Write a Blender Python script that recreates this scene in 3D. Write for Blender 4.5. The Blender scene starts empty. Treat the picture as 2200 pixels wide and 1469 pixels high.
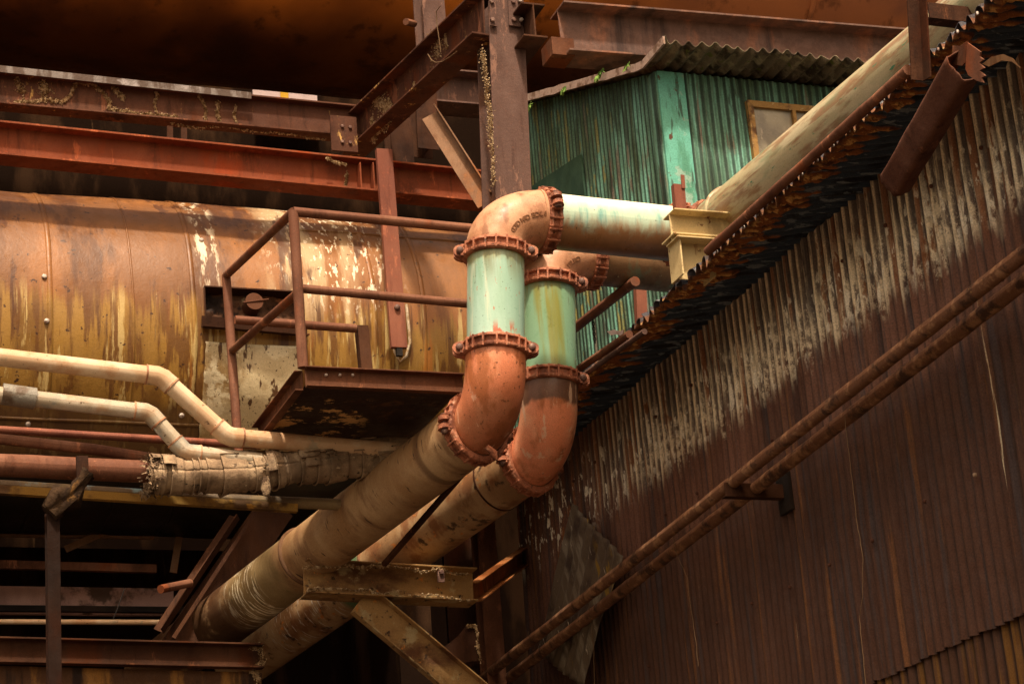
import bpy, bmesh, math, random
from mathutils import Vector, Matrix, noise
random.seed(7)
R = math.radians
sc = bpy.context.scene
col = sc.collection

# ---------------------------------------------------------------- camera, sky, sun, exposure
F = 4900.0; YAW = R(21.4); PITCH = R(20.0); ROLL = R(4.6)      # focal length in pixels of the 2200 px wide photograph
CAM = Vector((0, 0, 1.6))
fw = Vector((math.sin(YAW)*math.cos(PITCH), math.cos(YAW)*math.cos(PITCH), math.sin(PITCH)))
r0 = Vector((math.cos(YAW), -math.sin(YAW), 0)); u0 = r0.cross(fw)
rt = r0*math.cos(ROLL) - u0*math.sin(ROLL); up = u0*math.cos(ROLL) + r0*math.sin(ROLL)
cd = bpy.data.cameras.new('camera'); cam = bpy.data.objects.new('camera', cd); col.objects.link(cam)
cam.matrix_world = Matrix(((rt.x, up.x, -fw.x, CAM.x), (rt.y, up.y, -fw.y, CAM.y), (rt.z, up.z, -fw.z, CAM.z), (0, 0, 0, 1)))
cd.sensor_width = 36; cd.lens = F/2200*36; cd.clip_end = 500; cd.clip_start = .1
sc.camera = cam
sc.render.resolution_x = 1024; sc.render.resolution_y = 683
SUN_TO = Vector((-.14, -.49, .86)).normalized()
w = bpy.data.worlds.new('World'); sc.world = w; w.use_nodes = True
nt = w.node_tree; bg = nt.nodes['Background']
sky = nt.nodes.new('ShaderNodeTexSky'); sky.sky_type = 'NISHITA'; sky.sun_disc = False
sky.sun_elevation = math.asin(SUN_TO.z); sky.sun_rotation = math.atan2(SUN_TO.x, SUN_TO.y)
sky.dust_density = 5; sky.air_density = 1.0; sky.ozone_density = .3
mx = nt.nodes.new('ShaderNodeMix'); mx.data_type = 'RGBA'; mx.blend_type = 'MULTIPLY'
mx.inputs[0].default_value = 1; mx.inputs[7].default_value = (1.0, .78, .54, 1)
nt.links.new(sky.outputs[0], mx.inputs[6]); nt.links.new(mx.outputs[2], bg.inputs[0])
bg.inputs[1].default_value = .19
sl = bpy.data.lights.new('sun', 'SUN'); sl.energy = 3.8; sl.angle = R(3.5); sl.color = (1, .87, .70)
so = bpy.data.objects.new('sun', sl); col.objects.link(so)
so.rotation_euler = SUN_TO.to_track_quat('Z', 'Y').to_euler()
sc.view_settings.view_transform = 'Standard'; sc.view_settings.look = 'None'
sc.view_settings.exposure = .55; sc.view_settings.gamma = 1

# ---------------------------------------------------------------- measuring: a sight line of the photo met with a wall / beam plane
def at(px, py, ax, c):
    d = fw*F + rt*(px-1100) + up*(734.5-py); i = 'xyz'.index(ax)
    return CAM + d*((c-CAM[i])/d[i])
def Y(px, py, y): return at(px, py, 'y', y)
def X(px, py, x): return at(px, py, 'x', x)

# ---------------------------------------------------------------- object helpers
def thing(name, label, cat, loc, group=None):
    o = bpy.data.objects.new(name, None); col.objects.link(o); o.location = loc
    o.empty_display_size = .1
    o['label'] = label; o['category'] = cat
    if group: o['group'] = group
    return o
class MB:
    def __init__(s): s.v = []; s.f = []; s.uv = []; s.sm = []
    def add(s, vs, fs, uvs=None, smooth=False):
        b = len(s.v); s.v += [Vector(v) for v in vs]
        for f in fs:
            s.f.append([b+i for i in f]); s.sm.append(smooth)
            s.uv.append([uvs[i] for i in f] if uvs else [(s_uv(vs[i])) for i in f])
        return s
def s_uv(v): return (v[0]+v[1], v[2])
def build(mb, name, mat, parent=None, bevel=0, origin=None):
    me = bpy.data.meshes.new(name)
    o_w = Vector(parent_world(parent)) if parent else Vector(origin if origin is not None else (sum((v for v in mb.v), Vector())/len(mb.v)))
    me.from_pydata([v-o_w for v in mb.v], [], mb.f)
    ul = me.uv_layers.new(name='UVMap'); k = 0; flat = []
    for u in mb.uv:
        for a in u: flat += [a[0], a[1]]
    ul.data.foreach_set('uv', flat)
    me.polygons.foreach_set('use_smooth', mb.sm)
    me.materials.append(mat)
    me.update()
    o = bpy.data.objects.new(name, me); col.objects.link(o)
    if parent: o.parent = parent
    else: o.location = o_w
    if bevel:
        m = o.modifiers.new('bevel', 'BEVEL'); m.width = bevel; m.segments = 2; m.limit_method = 'ANGLE'; m.angle_limit = R(40)
    return o
def parent_world(p):
    v = Vector(p.location)
    while p.parent: p = p.parent; v = v+p.location
    return v
def solo(mb, name, mat, label, cat, group=None, bevel=0, kind=None):
    o = build(mb, name, mat, None, bevel); o['label'] = label; o['category'] = cat
    if group: o['group'] = group
    if kind: o['kind'] = kind
    return o
def fr(d, upv=Vector((0, 0, 1))):
    d = Vector(d).normalized(); s = d.cross(upv)
    if s.length < 1e-4: s = d.cross(Vector((0, 1, 0)))
    s.normalize(); return d, s, s.cross(d).normalized()
def extrude(mb, p0, p1, prof, upv=(0, 0, 1), n=1, wob=0):
    p0 = Vector(p0); p1 = Vector(p1); d, s, u = fr(p1-p0, Vector(upv)); L = (p1-p0).length
    m = len(prof); vs = []
    for k in range(n+1):
        c = p0.lerp(p1, k/n)
        for a, b in prof:
            q = c+s*a+u*b
            if wob: q = q + noise.noise_vector(q*2.3)*wob
            vs.append(q)
    fs = []
    for k in range(n):
        for i in range(m):
            j = (i+1) % m; fs.append((k*m+i, k*m+j, (k+1)*m+j, (k+1)*m+i))
    fs.append(list(range(m))[::-1]); fs.append([n*m+i for i in range(m)])
    mb.add(vs, fs); return mb
def pI(h, w, tf=.016, tw=.012):
    a, b, c = w/2, h/2, tw/2
    return [(-a, -b), (a, -b), (a, -b+tf), (c, -b+tf), (c, b-tf), (a, b-tf), (a, b), (-a, b), (-a, b-tf), (-c, b-tf), (-c, -b+tf), (-a, -b+tf)]
def pC(h, w, t=.012, flip=1):        # open towards +side (or -side)
    b = h/2; P = [(0, -b), (w, -b), (w, -b+t), (t, -b+t), (t, b-t), (w, b-t), (w, b), (0, b)]
    return P if flip > 0 else [(-x, y) for x, y in P][::-1]
def pL(w, h, t=.01, fx=1, fy=1):
    P = [(0, 0), (w, 0), (w, t), (t, t), (t, h), (0, h)]
    P = [(x*fx, y*fy) for x, y in P]
    return P if fx*fy > 0 else P[::-1]
def pR(w, h): return [(-w/2, -h/2), (w/2, -h/2), (w/2, h/2), (-w/2, h/2)]
def box(mb, c, sx, sy, sz, X_=(1, 0, 0), Y_=(0, 1, 0), Z_=(0, 0, 1)):
    c = Vector(c); X_, Y_, Z_ = Vector(X_)*sx/2, Vector(Y_)*sy/2, Vector(Z_)*sz/2
    vs = [c+X_*a+Y_*b+Z_*d for d in (-1, 1) for b in (-1, 1) for a in (-1, 1)]
    mb.add(vs, [(0, 2, 3, 1), (4, 5, 7, 6), (0, 1, 5, 4), (2, 6, 7, 3), (0, 4, 6, 2), (1, 3, 7, 5)]); return mb
def tube(mb, pts, rad, seg=24, caps=True, rough=0, rn=6, hollow=0, upv=(0, 0, 1), sm=True, v0=0):
    pts = [Vector(p) for p in pts]; n = len(pts)
    rads = rad if isinstance(rad, (list, tuple)) else [rad]*n
    vs = []; uvs = []; L = 0; ref = None
    for k, p in enumerate(pts):
        t = (pts[min(k+1, n-1)]-pts[max(k-1, 0)]).normalized()
        if k: L += (p-pts[k-1]).length
        if ref is None:
            ref = t.cross(Vector(upv))
            if ref.length < .05: ref = t.cross(Vector((0, 1, 0)))
        s = (ref - t*ref.dot(t)).normalized(); ref = s; u = s.cross(t)
        for i in range(seg+1):
            a = 2*math.pi*i/seg; r = rads[k]; nrm = s*math.cos(a)+u*math.sin(a)
            if rough:
                q = p+nrm*r; r += rough*noise.noise(q*rn) if i % seg or 1 else 0
            vs.append(p+nrm*r); uvs.append((L, v0 + i/seg*2*math.pi*rads[k]))
    m = seg+1; fs = []
    for k in range(n-1):
        for i in range(seg): fs.append((k*m+i, (k+1)*m+i, (k+1)*m+i+1, k*m+i+1))
    mb.add(vs, fs, uvs, sm)
    if caps:
        a = [Vector(vs[i]) for i in range(seg)]; b = [Vector(vs[(n-1)*m+i]) for i in range(seg)]
        mb.add(a, [list(range(seg))]); mb.add(b, [list(range(seg))[::-1]])
    return mb
def line(p0, p1, n): return [Vector(p0).lerp(Vector(p1), i/n) for i in range(n+1)]
def bend(A, da, B, db, n=14):
    A, B, da, db = Vector(A), Vector(B), Vector(da).normalized(), Vector(db).normalized(); h = (B-A).length*.39
    P = [A, A+da*h, B-db*h, B]; out = []
    for i in range(n+1):
        t = i/n; a = 1-t; out.append(P[0]*a**3+P[1]*3*a*a*t+P[2]*3*a*t*t+P[3]*t**3)
    return out
def rivet(mb, c, nrm, r=.014, h=.01, hexa=False):
    d, s, u = fr(nrm, Vector((.1, .2, 1))); c = Vector(c); seg = 6 if hexa else 10
    rings = [(r, 0), (r, h)] + ([(r*.8, h*1.15)] if hexa else [(r*.75, h*1.6), (r*.3, h*1.9)]); vs = []
    for rr, hh in rings:
        for i in range(seg): a = 2*math.pi*i/seg; vs.append(c+d*hh+s*rr*math.cos(a)+u*rr*math.sin(a))
    fs = [(k*seg+i, k*seg+(i+1) % seg, (k+1)*seg+(i+1) % seg, (k+1)*seg+i) for k in range(len(rings)-1) for i in range(seg)]
    fs.append([(len(rings)-1)*seg+i for i in range(seg)])
    mb.add(vs, fs); return mb

# ---------------------------------------------------------------- materials
def mat(name, base, layers=(), rough=.85, metal=0, bump=.25, bs=45, coord='P', rvar=.15, grain=.35, gs=160, spec=.3, bstretch=(1, 1, 1)):
    m = bpy.data.materials.new(name); m.use_nodes = True; N = m.node_tree.nodes; L = m.node_tree.links
    b = N['Principled BSDF']; b.inputs['Metallic'].default_value = metal; b.inputs['Specular IOR Level'].default_value = spec
    if coord == 'P': src = N.new('ShaderNodeNewGeometry').outputs['Position']
    else: src = N.new('ShaderNodeTexCoord').outputs['UV']
    def mp(s, off=(0, 0, 0)):
        n = N.new('ShaderNodeMapping'); L.new(src, n.inputs[0]); n.inputs['Scale'].default_value = s; n.inputs['Location'].default_value = off; return n.outputs[0]
    cnt = [0]
    def nz(s, scale, det=6, dist=0, rg=.6):
        cnt[0] += 1
        n = N.new('ShaderNodeTexNoise'); L.new(mp(s, (cnt[0]*3.7, cnt[0]*1.9, cnt[0]*5.3)), n.inputs['Vector'])
        n.inputs['Scale'].default_value = scale; n.inputs['Detail'].default_value = det; n.inputs['Distortion'].default_value = dist; n.inputs['Roughness'].default_value = rg
        return n.outputs[0]
    def rng(v, a, b_, smooth=True):
        n = N.new('ShaderNodeMapRange'); n.interpolation_type = 'SMOOTHSTEP' if smooth else 'LINEAR'
        if isinstance(v, float): n.inputs[0].default_value = v
        else: L.new(v, n.inputs[0])
        if a > b_:
            n.inputs[1].default_value = b_; n.inputs[2].default_value = a; n.inputs[3].default_value = 1; n.inputs[4].default_value = 0
        else: n.inputs[1].default_value = a; n.inputs[2].default_value = b_
        return n.outputs[0]
    def mth(op, a, b_):
        n = N.new('ShaderNodeMath'); n.operation = op
        for i, x in enumerate((a, b_)):
            if isinstance(x, (int, float)): n.inputs[i].default_value = x
            else: L.new(x, n.inputs[i])
        return n.outputs[0]
    rgb = N.new('ShaderNodeRGB'); rgb.outputs[0].default_value = (*base, 1); cur = rgb.outputs[0]
    hgt = None
    for ly in layers:
        c = ly['c']; mask = None
        if 'lo' in ly:
            mask = rng(nz(ly.get('s', (1, 1, 1)), ly.get('sc', 2), ly.get('det', 6), ly.get('dist', 0), ly.get('rg', .6)), ly['lo'], ly['hi'])
        if 'um' in ly:      # ridges of scale marked on the sheet's own UV
            sp = N.new('ShaderNodeSeparateXYZ'); L.new(N.new('ShaderNodeTexCoord').outputs['UV'], sp.inputs[0]); um = rng(sp.outputs['X'], *ly['um']); mask = um if mask is None else mth('MULTIPLY', mask, um)
        if 'wv' in ly:      # stripes in step with the ribs, cream ridges and painted groove shade: (axis, period, lo, hi)
            ax, per, lo_, hi_ = ly['wv']; sp = N.new('ShaderNodeSeparateXYZ'); L.new(src, sp.inputs[0])
            wm = rng(mth('SINE', mth('MULTIPLY', sp.outputs['XYZ'.index(ax)], 2*math.pi/per), 0), lo_, hi_); mask = wm if mask is None else mth('MULTIPLY', mask, wm)
        for g in ly.get('g', []):      # (axis, a, b, amp, stretch, scale)
            sp = N.new('ShaderNodeSeparateXYZ'); L.new(src, sp.inputs[0]); v = sp.outputs['XYZ'.index(g[0])]
            if len(g) > 3: v = mth('ADD', v, mth('MULTIPLY', mth('SUBTRACT', nz(g[4], g[5], 4), .5), g[3]))
            gm = rng(v, g[1], g[2]); mask = gm if mask is None else mth('MULTIPLY', mask, gm)
        if ly.get('op', 1) != 1: mask = mth('MULTIPLY', mask, ly['op'])
        n = N.new('ShaderNodeMix'); n.data_type = 'RGBA'; n.blend_type = ly.get('mode', 'MIX')
        L.new(mask, n.inputs[0]); L.new(cur, n.inputs[6]); n.inputs[7].default_value = (*c, 1); cur = n.outputs[2]
        if ly.get('b'):
            hb = mth('MULTIPLY', mask, ly['b']); hgt = hb if hgt is None else mth('ADD', hgt, hb)
    if grain:
        g = rng(nz((1, 1, 1), gs if coord == 'P' else gs*.8, 3, 0, .7), .25, .75, False)
        n = N.new('ShaderNodeMix'); n.data_type = 'RGBA'; n.blend_type = 'MULTIPLY'; n.inputs[0].default_value = 1
        mr = N.new('ShaderNodeMapRange'); L.new(g, mr.inputs[0]); mr.inputs[3].default_value = 1-grain; mr.inputs[4].default_value = 1+grain*.6
        cb = N.new('ShaderNodeCombineColor')
        for i in range(3): L.new(mr.outputs[0], cb.inputs[i])
        L.new(cur, n.inputs[6]); L.new(cb.outputs[0], n.inputs[7]); cur = n.outputs[2]
    L.new(cur, b.inputs['Base Color'])
    rr = N.new('ShaderNodeMapRange'); L.new(nz((1, 1, 1), 9, 5), rr.inputs[0]); rr.inputs[1].default_value = .3; rr.inputs[2].default_value = .7
    rr.inputs[3].default_value = max(.05, rough-rvar); rr.inputs[4].default_value = min(1, rough+rvar); L.new(rr.outputs[0], b.inputs['Roughness'])
    h = nz(bstretch, bs, 6, 0, .65)
    h = mth('ADD', h, mth('MULTIPLY', nz((1, 1, 1), bs*.22, 4), 1.6))
    if hgt is not None: h = mth('ADD', h, hgt)
    bp = N.new('ShaderNodeBump'); bp.inputs['Strength'].default_value = bump; bp.inputs['Distance'].default_value = .012
    L.new(h, bp.inputs['Height']); L.new(bp.outputs[0], b.inputs['Normal'])
    return m
V = (1, 1, .12)     # stretched down the wall: run-off streaks
def rust(name, base, light, dark, moss=None, **k):
    k.setdefault('spec', .12)
    ls = [dict(c=light, sc=1.6, lo=.42, hi=.68, s=(1, 1, .6)), dict(c=dark, sc=2.4, lo=.5, hi=.72, s=(1, 1, .5), op=.85),
          dict(c=dark, sc=14, s=V, lo=.52, hi=.7, op=.6), dict(c=(base[0]*1.5, base[1]*1.25, base[2]*1.1), sc=30, lo=.58, hi=.68, op=.5)]
    ls += [dict(c=(light[0]*1.6, light[1]*1.45, light[2]*1.3), sc=4.5, s=(1, 1, .3), lo=.58, hi=.63, det=11, rg=.75, op=.8), dict(c=(base[0]*1.5, base[1]*.95, base[2]*.5), sc=2.1, s=(1, 1, .4), lo=.55, hi=.64, det=10, op=.7)]
    if moss: ls.append(dict(c=moss, sc=7, s=(1, 1, .35), lo=.60, hi=.66, det=10, rg=.75, b=.5))
    return mat(name, base, ls, **k)
M = {}
M['rust_dark'] = rust('dark_rust', (.046, .019, .010), (.085, .036, .018), (.018, .008, .005))
M['rust_mid'] = rust('brown_rust', (.105, .042, .022), (.16, .068, .036), (.045, .018, .010))
M['rust_pipe'] = rust('rusty_tube', (.15, .062, .036), (.22, .10, .058), (.08, .03, .017), rough=.7, bump=.15)
M['rust_moss'] = rust('lichened_rust', (.085, .036, .022), (.13, .055, .032), (.03, .013, .009), moss=(.55, .33, .11))
M['red_steel'] = rust('red_oxide_steel', (.20, .050, .020), (.28, .078, .032), (.09, .026, .012), rough=.75, bump=.15)
M['red_strap'] = rust('red_brown_bar', (.20, .07, .045), (.26, .10, .06), (.11, .035, .022), rough=.75, bump=.12)
M['column'] = rust('purple_brown_steel', (.105, .060, .048), (.15, .088, .070), (.055, .027, .020), rough=.8, bump=.3)
M['girder'] = mat('patchy_girder_rust', (.15, .085, .065), [dict(c=(.30, .13, .075), sc=2.6, s=(1, 1, .35), lo=.45, hi=.62), dict(c=(.055, .035, .03), sc=2.2, s=(1, 1, .08), lo=.54, hi=.66), dict(c=(.06, .03, .022), lo=.4, hi=.6, sc=9, op=.4)], bump=.2)
M['tan_steel'] = rust('tan_primer_steel', (.19, .105, .06), (.27, .16, .095), (.13, .06, .03), bump=.2)
M['cream_steel'] = mat('cream_painted_steel', (.62, .48, .24), [dict(c=(.28, .12, .045), sc=6, lo=.53, hi=.60, s=(1, 1, .25), det=11, rg=.75, op=.8), dict(c=(.16, .10, .04), sc=3, lo=.52, hi=.66, s=(1, 1, .5), op=.6), dict(c=(.5, .36, .14), sc=2, lo=.4, hi=.7, op=.5), dict(c=(.14, .05, .02), sc=16, lo=.62, hi=.70)], rough=.6, bump=.12)
M['ochre_steel'] = mat('ochre_weathered_steel', (.33, .19, .07), [dict(c=(.12, .05, .02), sc=3, lo=.46, hi=.66, s=(.6, 1, 1)), dict(c=(.40, .30, .15), sc=5, lo=.55, hi=.66), dict(c=(.55, .2, .04), sc=9, lo=.64, hi=.70), dict(c=(.06, .03, .015), sc=14, lo=.58, hi=.68)], bump=.35)
M['clamp'] = mat('red_oxide_casting', (.40, .145, .075), [dict(c=(.16, .05, .025), sc=8, lo=.46, hi=.64), dict(c=(.52, .25, .15), sc=16, lo=.56, hi=.68), dict(c=(.08, .035, .02), sc=22, lo=.6, hi=.7)], rough=.65, bump=.45, bs=60)
M['bolt'] = mat('rusty_bolt_steel', (.12, .06, .045), [dict(c=(.25, .15, .11), sc=30, lo=.5, hi=.65)], rough=.55, bump=.3)
M['bolt_pale'] = mat('galvanised_bolt', (.5, .42, .36), [dict(c=(.2, .12, .09), sc=30, lo=.5, hi=.65)], rough=.5, metal=.2)
M['elbow_tan'] = mat('tan_cast_elbow', (.42, .20, .10), [dict(c=(.56, .31, .175), sc=5, lo=.42, hi=.66), dict(c=(.24, .095, .04), sc=6, lo=.50, hi=.62, s=(1, 1, .5), det=10, op=.85), dict(c=(.20, .10, .05), sc=24, lo=.6, hi=.7, op=.7), dict(c=(.15, .05, .02), sc=10, s=V, lo=.5, hi=.64, g=[('Z', 7.98, 7.78)], op=.8)], rough=.5, bump=.10, spec=.4)
M['elbow_orange'] = mat('orange_red_cast_elbow', (.74, .25, .12), [dict(c=(.80, .34, .18), sc=4, lo=.44, hi=.66), dict(c=(.42, .13, .04), sc=5, lo=.50, hi=.60, s=(1, 1, .3), det=10, op=.8), dict(c=(.30, .10, .04), sc=1.5, g=[('Z', 6.86, 6.62, .25, (2, 2, .6), 5)], op=.6), dict(c=(.16, .06, .025), sc=30, lo=.60, hi=.65, det=10, op=.8), dict(c=(.85, .55, .38), sc=11, s=(1, 1, .18), lo=.61, hi=.66, op=.6)], rough=.45, bump=.12, spec=.45)
M['elbow_orange_b'] = mat('orange_elbow_dirty_top', (.74, .26, .13), [dict(c=(.80, .36, .20), sc=4, lo=.44, hi=.66), dict(c=(.38, .12, .04), sc=6, lo=.50, hi=.68, s=(1, 1, .4)), dict(c=(.10, .055, .035), g=[('Z', 7.00, 7.04, .26, (1, 1, .6), 4)], op=.9), dict(c=(.16, .06, .025), sc=26, lo=.63, hi=.70, op=.8), dict(c=(.75, .5, .34), sc=12, s=(1, 1, .16), lo=.60, hi=.65, op=.7)], rough=.45, bump=.12, spec=.45)
M['green_pipe'] = mat('pale_green_pipe_paint', (.27, .44, .33), [dict(c=(.38, .55, .46), sc=2.2, s=(1, 1, .25), lo=.42, hi=.62), dict(c=(.20, .33, .20), sc=10, s=(1, 1, .10), lo=.56, hi=.7, op=.6), dict(c=(.40, .13, .06), sc=26, s=(1, 1, .35), lo=.63, hi=.67), dict(c=(.09, .10, .06), sc=60, lo=.64, hi=.70), dict(c=(.50, .58, .44), sc=14, s=(1, 1, .03), lo=.56, hi=.62, op=.7), dict(c=(.16, .15, .06), sc=13, s=(1, 1, .05), lo=.48, hi=.62, g=[('Z', 7.50, 7.78)], op=.7), dict(c=(.26, .24, .06), g=[('Z', 7.72, 7.80, .12, (1, 1, .3), 12)], op=.6), dict(c=(.40, .34, .12), s=(1, 1, .04), sc=9, lo=.60, hi=.68, op=.5), dict(c=(.42, .12, .06), sc=16, s=(1, 1, .3), lo=.55, hi=.6, g=[('Z', 7.30, 7.20)])], rough=.32, rvar=.08, bump=.03, spec=.55, grain=.1)
M['green_pipe_b'] = mat('olive_green_pipe_paint', (.20, .36, .21), [dict(c=(.27, .42, .28), sc=3, s=(1, 1, .1), lo=.45, hi=.6), dict(c=(.22, .23, .05), sc=7, s=(1, 1, .06), lo=.48, hi=.62), dict(c=(.55, .55, .38), sc=11, s=(1, 1, .04), lo=.66, hi=.69), dict(c=(.10, .12, .05), sc=18, s=(1, 1, .1), lo=.6, hi=.7)], rough=.35, bump=.05, spec=.5, grain=.15)
M['cross_pipe'] = mat('green_pipe_lit_top_rust_below', (.42, .55, .42), [dict(c=(.85, .82, .62), g=[('Z', 8.18, 8.28, .10, (3, 3, .4), 4)]), dict(c=(.12, .33, .30), sc=9, s=(1, 1, .12), lo=.48, hi=.62, g=[('Z', 8.3, 8.15)], op=.8), dict(c=(.30, .145, .06), g=[('Z', 8.15, 8.00, .25, (3, 3, .35), 5)]), dict(c=(.14, .07, .03), g=[('Z', 8.02, 7.9, .1, (3, 3, .35), 5)]), dict(c=(.05, .16, .09), g=[('X', 5.93, 5.88, .06, (1, 1, 1), 8), ('Z', 8.3, 8.15)]), dict(c=(.05, .05, .03), sc=34, lo=.66, hi=.7)], rough=.38, bump=.06, spec=.5, grain=.15)  # sunlit top painted in as cream; brown underside is dirt
M['cross_pipe_b'] = mat('rust_brown_cross_pipe', (.22, .12, .055), [dict(c=(.14, .20, .12), sc=6, s=(1, 1, .2), lo=.5, hi=.62, op=.7), dict(c=(.12, .06, .025), sc=4, lo=.48, hi=.64), dict(c=(.5, .45, .25), sc=22, lo=.68, hi=.71)], rough=.5, bump=.15)
M['cream_pipe'] = mat('cream_green_weathered_pipe', (.42, .37, .215), [dict(c=(.50, .44, .28), sc=3, lo=.42, hi=.62, s=(.3, 1, 1)), dict(c=(.24, .12, .055), sc=4, s=(.5, 3, 1), lo=.48, hi=.60, det=9, op=.8), dict(c=(.22, .28, .16), sc=3.4, s=(.6, 2, 1), lo=.52, hi=.68, op=.7), dict(c=(.05, .22, .12), sc=12, s=(.6, 2.2, 1), lo=.65, hi=.68), dict(c=(.16, .08, .04), sc=16, s=(.5, 3, 1), lo=.6, hi=.7, op=.6)], coord='UV', rough=.45, bump=.08, spec=.45, grain=.2)
M['lower_pipe'] = mat('tan_weathered_pipe', (.32, .18, .080), [dict(c=(.46, .30, .155), sc=2.2, lo=.42, hi=.62, s=(1, .6, 1)), dict(c=(.20, .10, .045), sc=3, s=(2, .5, 1), lo=.50, hi=.66, op=.8), dict(c=(.07, .035, .02), sc=11, s=(2.6, .45, 1), lo=.62, hi=.67, det=8), dict(c=(.15, .14, .06), sc=2, op=.5, g=[('X', 2.35, 2.55, .3, (1, 1, 1), 5), ('X', 3.35, 3.05, .2, (1, 1, 1), 4)]), dict(c=(.72, .64, .46), sc=16, s=(3.4, .3, 1), lo=.54, hi=.58, g=[('X', 2.7, 2.8), ('X', 3.4, 3.2)]), dict(c=(.070, .032, .013), sc=3, s=(1, 1, 1), lo=.26, hi=.44, g=[('X', 2.95, 3.35, .5, (1, 1, 1), 4)]), dict(c=(.10, .045, .02), g=[('X', .40, .43), ('X', .50, .46)], op=.7)], coord='UV', rough=.55, bump=.12, spec=.35, grain=.25)  # far end: oily brown stain that also paints in the shade there
M['lower_pipe_b'] = mat('tan_pipe_rusted_below', (.28, .155, .07), [dict(c=(.40, .26, .135), sc=2.6, lo=.42, hi=.62, s=(1, .6, 1)), dict(c=(.20, .08, .03), sc=3.4, s=(1.2, .8, 1), lo=.47, hi=.6, op=.85), dict(c=(.50, .18, .04), sc=9, lo=.62, hi=.68), dict(c=(.06, .03, .016), sc=7, s=(1.2, 1, 1), lo=.58, hi=.68), dict(c=(.10, .16, .08), g=[('X', 1.95, 2.0), ('X', 2.4, 2.3)]), dict(c=(.55, .5, .42), sc=18, s=(3.4, .3, 1), lo=.58, hi=.63, g=[('X', 2.15, 2.25), ('X', 3.4, 3.2)])], coord='UV', rough=.55, bump=.15, spec=.35, grain=.25)
# tank: x along the shell, streaks follow gravity
M['tank'] = mat('rust_stained_tank_plate', (.185, .074, .020), [
    dict(c=(.27, .108, .028), sc=1.2, s=(1, 1, .4), lo=.46, hi=.60, det=9),
    dict(c=(.085, .030, .009), sc=2.0, s=(1, .6, .20), lo=.47, hi=.59, det=9, op=.85),
    dict(c=(.20, .08, .022), sc=8, s=(1, .5, .10), lo=.52, hi=.62, det=9, op=.8),
    dict(c=(.31, .168, .034), g=[('Z', 8.56, 8.36, .95, (4, .4, .14), 3.2)]),
    dict(c=(.17, .080, .016), sc=2.4, s=(1, .5, .12), lo=.46, hi=.58, g=[('Z', 8.5, 8.3)], op=.85),
    dict(c=(.13, .052, .012), sc=11, s=(1, .5, .055), lo=.52, hi=.59, det=9, g=[('Z', 8.75, 8.35)], op=.85),
    dict(c=(.52, .38, .15), sc=13, s=(1, .5, .05), lo=.57, hi=.63, g=[('Z', 8.7, 8.4)], op=.8),
    dict(c=(.36, .13, .02), sc=5, s=(1, .5, .06), lo=.56, hi=.62, g=[('Z', 8.7, 8.3), ('X', 3.6, 4.2)], op=.8),
    dict(c=(.50, .36, .20), sc=3.4, s=(1, .4, .08), lo=.46, hi=.56, det=9, g=[('X', 4.55, 4.80, .4, (1, 1, .4), 2), ('X', 5.45, 5.2, .4, (1, 1, .3), 2), ('Z', 8.2, 8.6)], op=.85),
    dict(c=(.85, .74, .55), sc=26, s=(1, .6, .35), lo=.56, hi=.61, det=9, g=[('X', 4.5, 4.9, .4, (1, 1, .4), 2), ('X', 5.9, 5.4), ('Z', 8.3, 8.8)], op=.85),
    dict(c=(.80, .68, .48), sc=16, s=(1, .6, .12), lo=.50, hi=.58, g=[('X', 3.98, 4.06, .10, (.3, 1, 1), 3), ('X', 4.24, 4.14, .10, (.3, 1, 1), 3), ('Z', 8.5, 8.8)], op=.85),
    dict(c=(.08, .028, .010), sc=4.5, s=(1, .5, .07), lo=.58, hi=.63, det=9, op=.85),
    dict(c=(.055, .022, .010), sc=18, lo=.64, hi=.68),
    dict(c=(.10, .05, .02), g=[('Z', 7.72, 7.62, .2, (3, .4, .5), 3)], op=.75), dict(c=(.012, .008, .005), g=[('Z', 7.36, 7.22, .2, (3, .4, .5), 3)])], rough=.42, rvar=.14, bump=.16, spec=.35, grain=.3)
M['patch'] = mat('cream_dented_patch_plate', (.60, .49, .29), [dict(c=(.34, .22, .09), sc=2.6, lo=.50, hi=.62, s=(1, 1, .5), det=9), dict(c=(.74, .64, .42), sc=5, lo=.55, hi=.62), dict(c=(.10, .045, .015), sc=12, s=(1, 1, .16), lo=.60, hi=.64), dict(c=(.08, .04, .02), sc=40, lo=.62, hi=.66)], rough=.4, bump=.5, bs=12, spec=.5)
M['duct'] = mat('orange_duct_plate_painted_shade', (.26, .076, .016), [dict(c=(.80, .25, .036), sc=.34, s=(1, 1, .6), lo=.36, hi=.60, det=3, g=[('X', 2.6, 5.4, 1, (.4, .4, .4), 1)]), dict(c=(.03, .010, .006), g=[('Z', 14.25, 13.85, .5, (.6, .6, .6), 1)], op=.8), dict(c=(.05, .018, .010), sc=.9, s=(1, 1, .15), lo=.50, hi=.70, op=.75, det=4), dict(c=(.24, .11, .075), g=[('X', 9.2, 11.5)], op=.6), dict(c=(.04, .015, .006), sc=3, s=V, lo=.56, hi=.68, op=.6)], rough=.5, bump=.05, grain=.2, spec=.15)  # shade painted in: darker to the left and along the underside
M['tan_pipe'] = mat('sun_bleached_plastic_pipe', (.56, .37, .215), [dict(c=(.62, .47, .31), sc=5, s=(1, 1, 1), lo=.45, hi=.62), dict(c=(.46, .23, .10), sc=3.4, lo=.50, hi=.64, op=.7), dict(c=(.30, .28, .20), sc=7, lo=.60, hi=.68, op=.6), dict(c=(.12, .06, .03), sc=30, lo=.64, hi=.7)], rough=.5, bump=.06, spec=.4, grain=.15)
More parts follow.
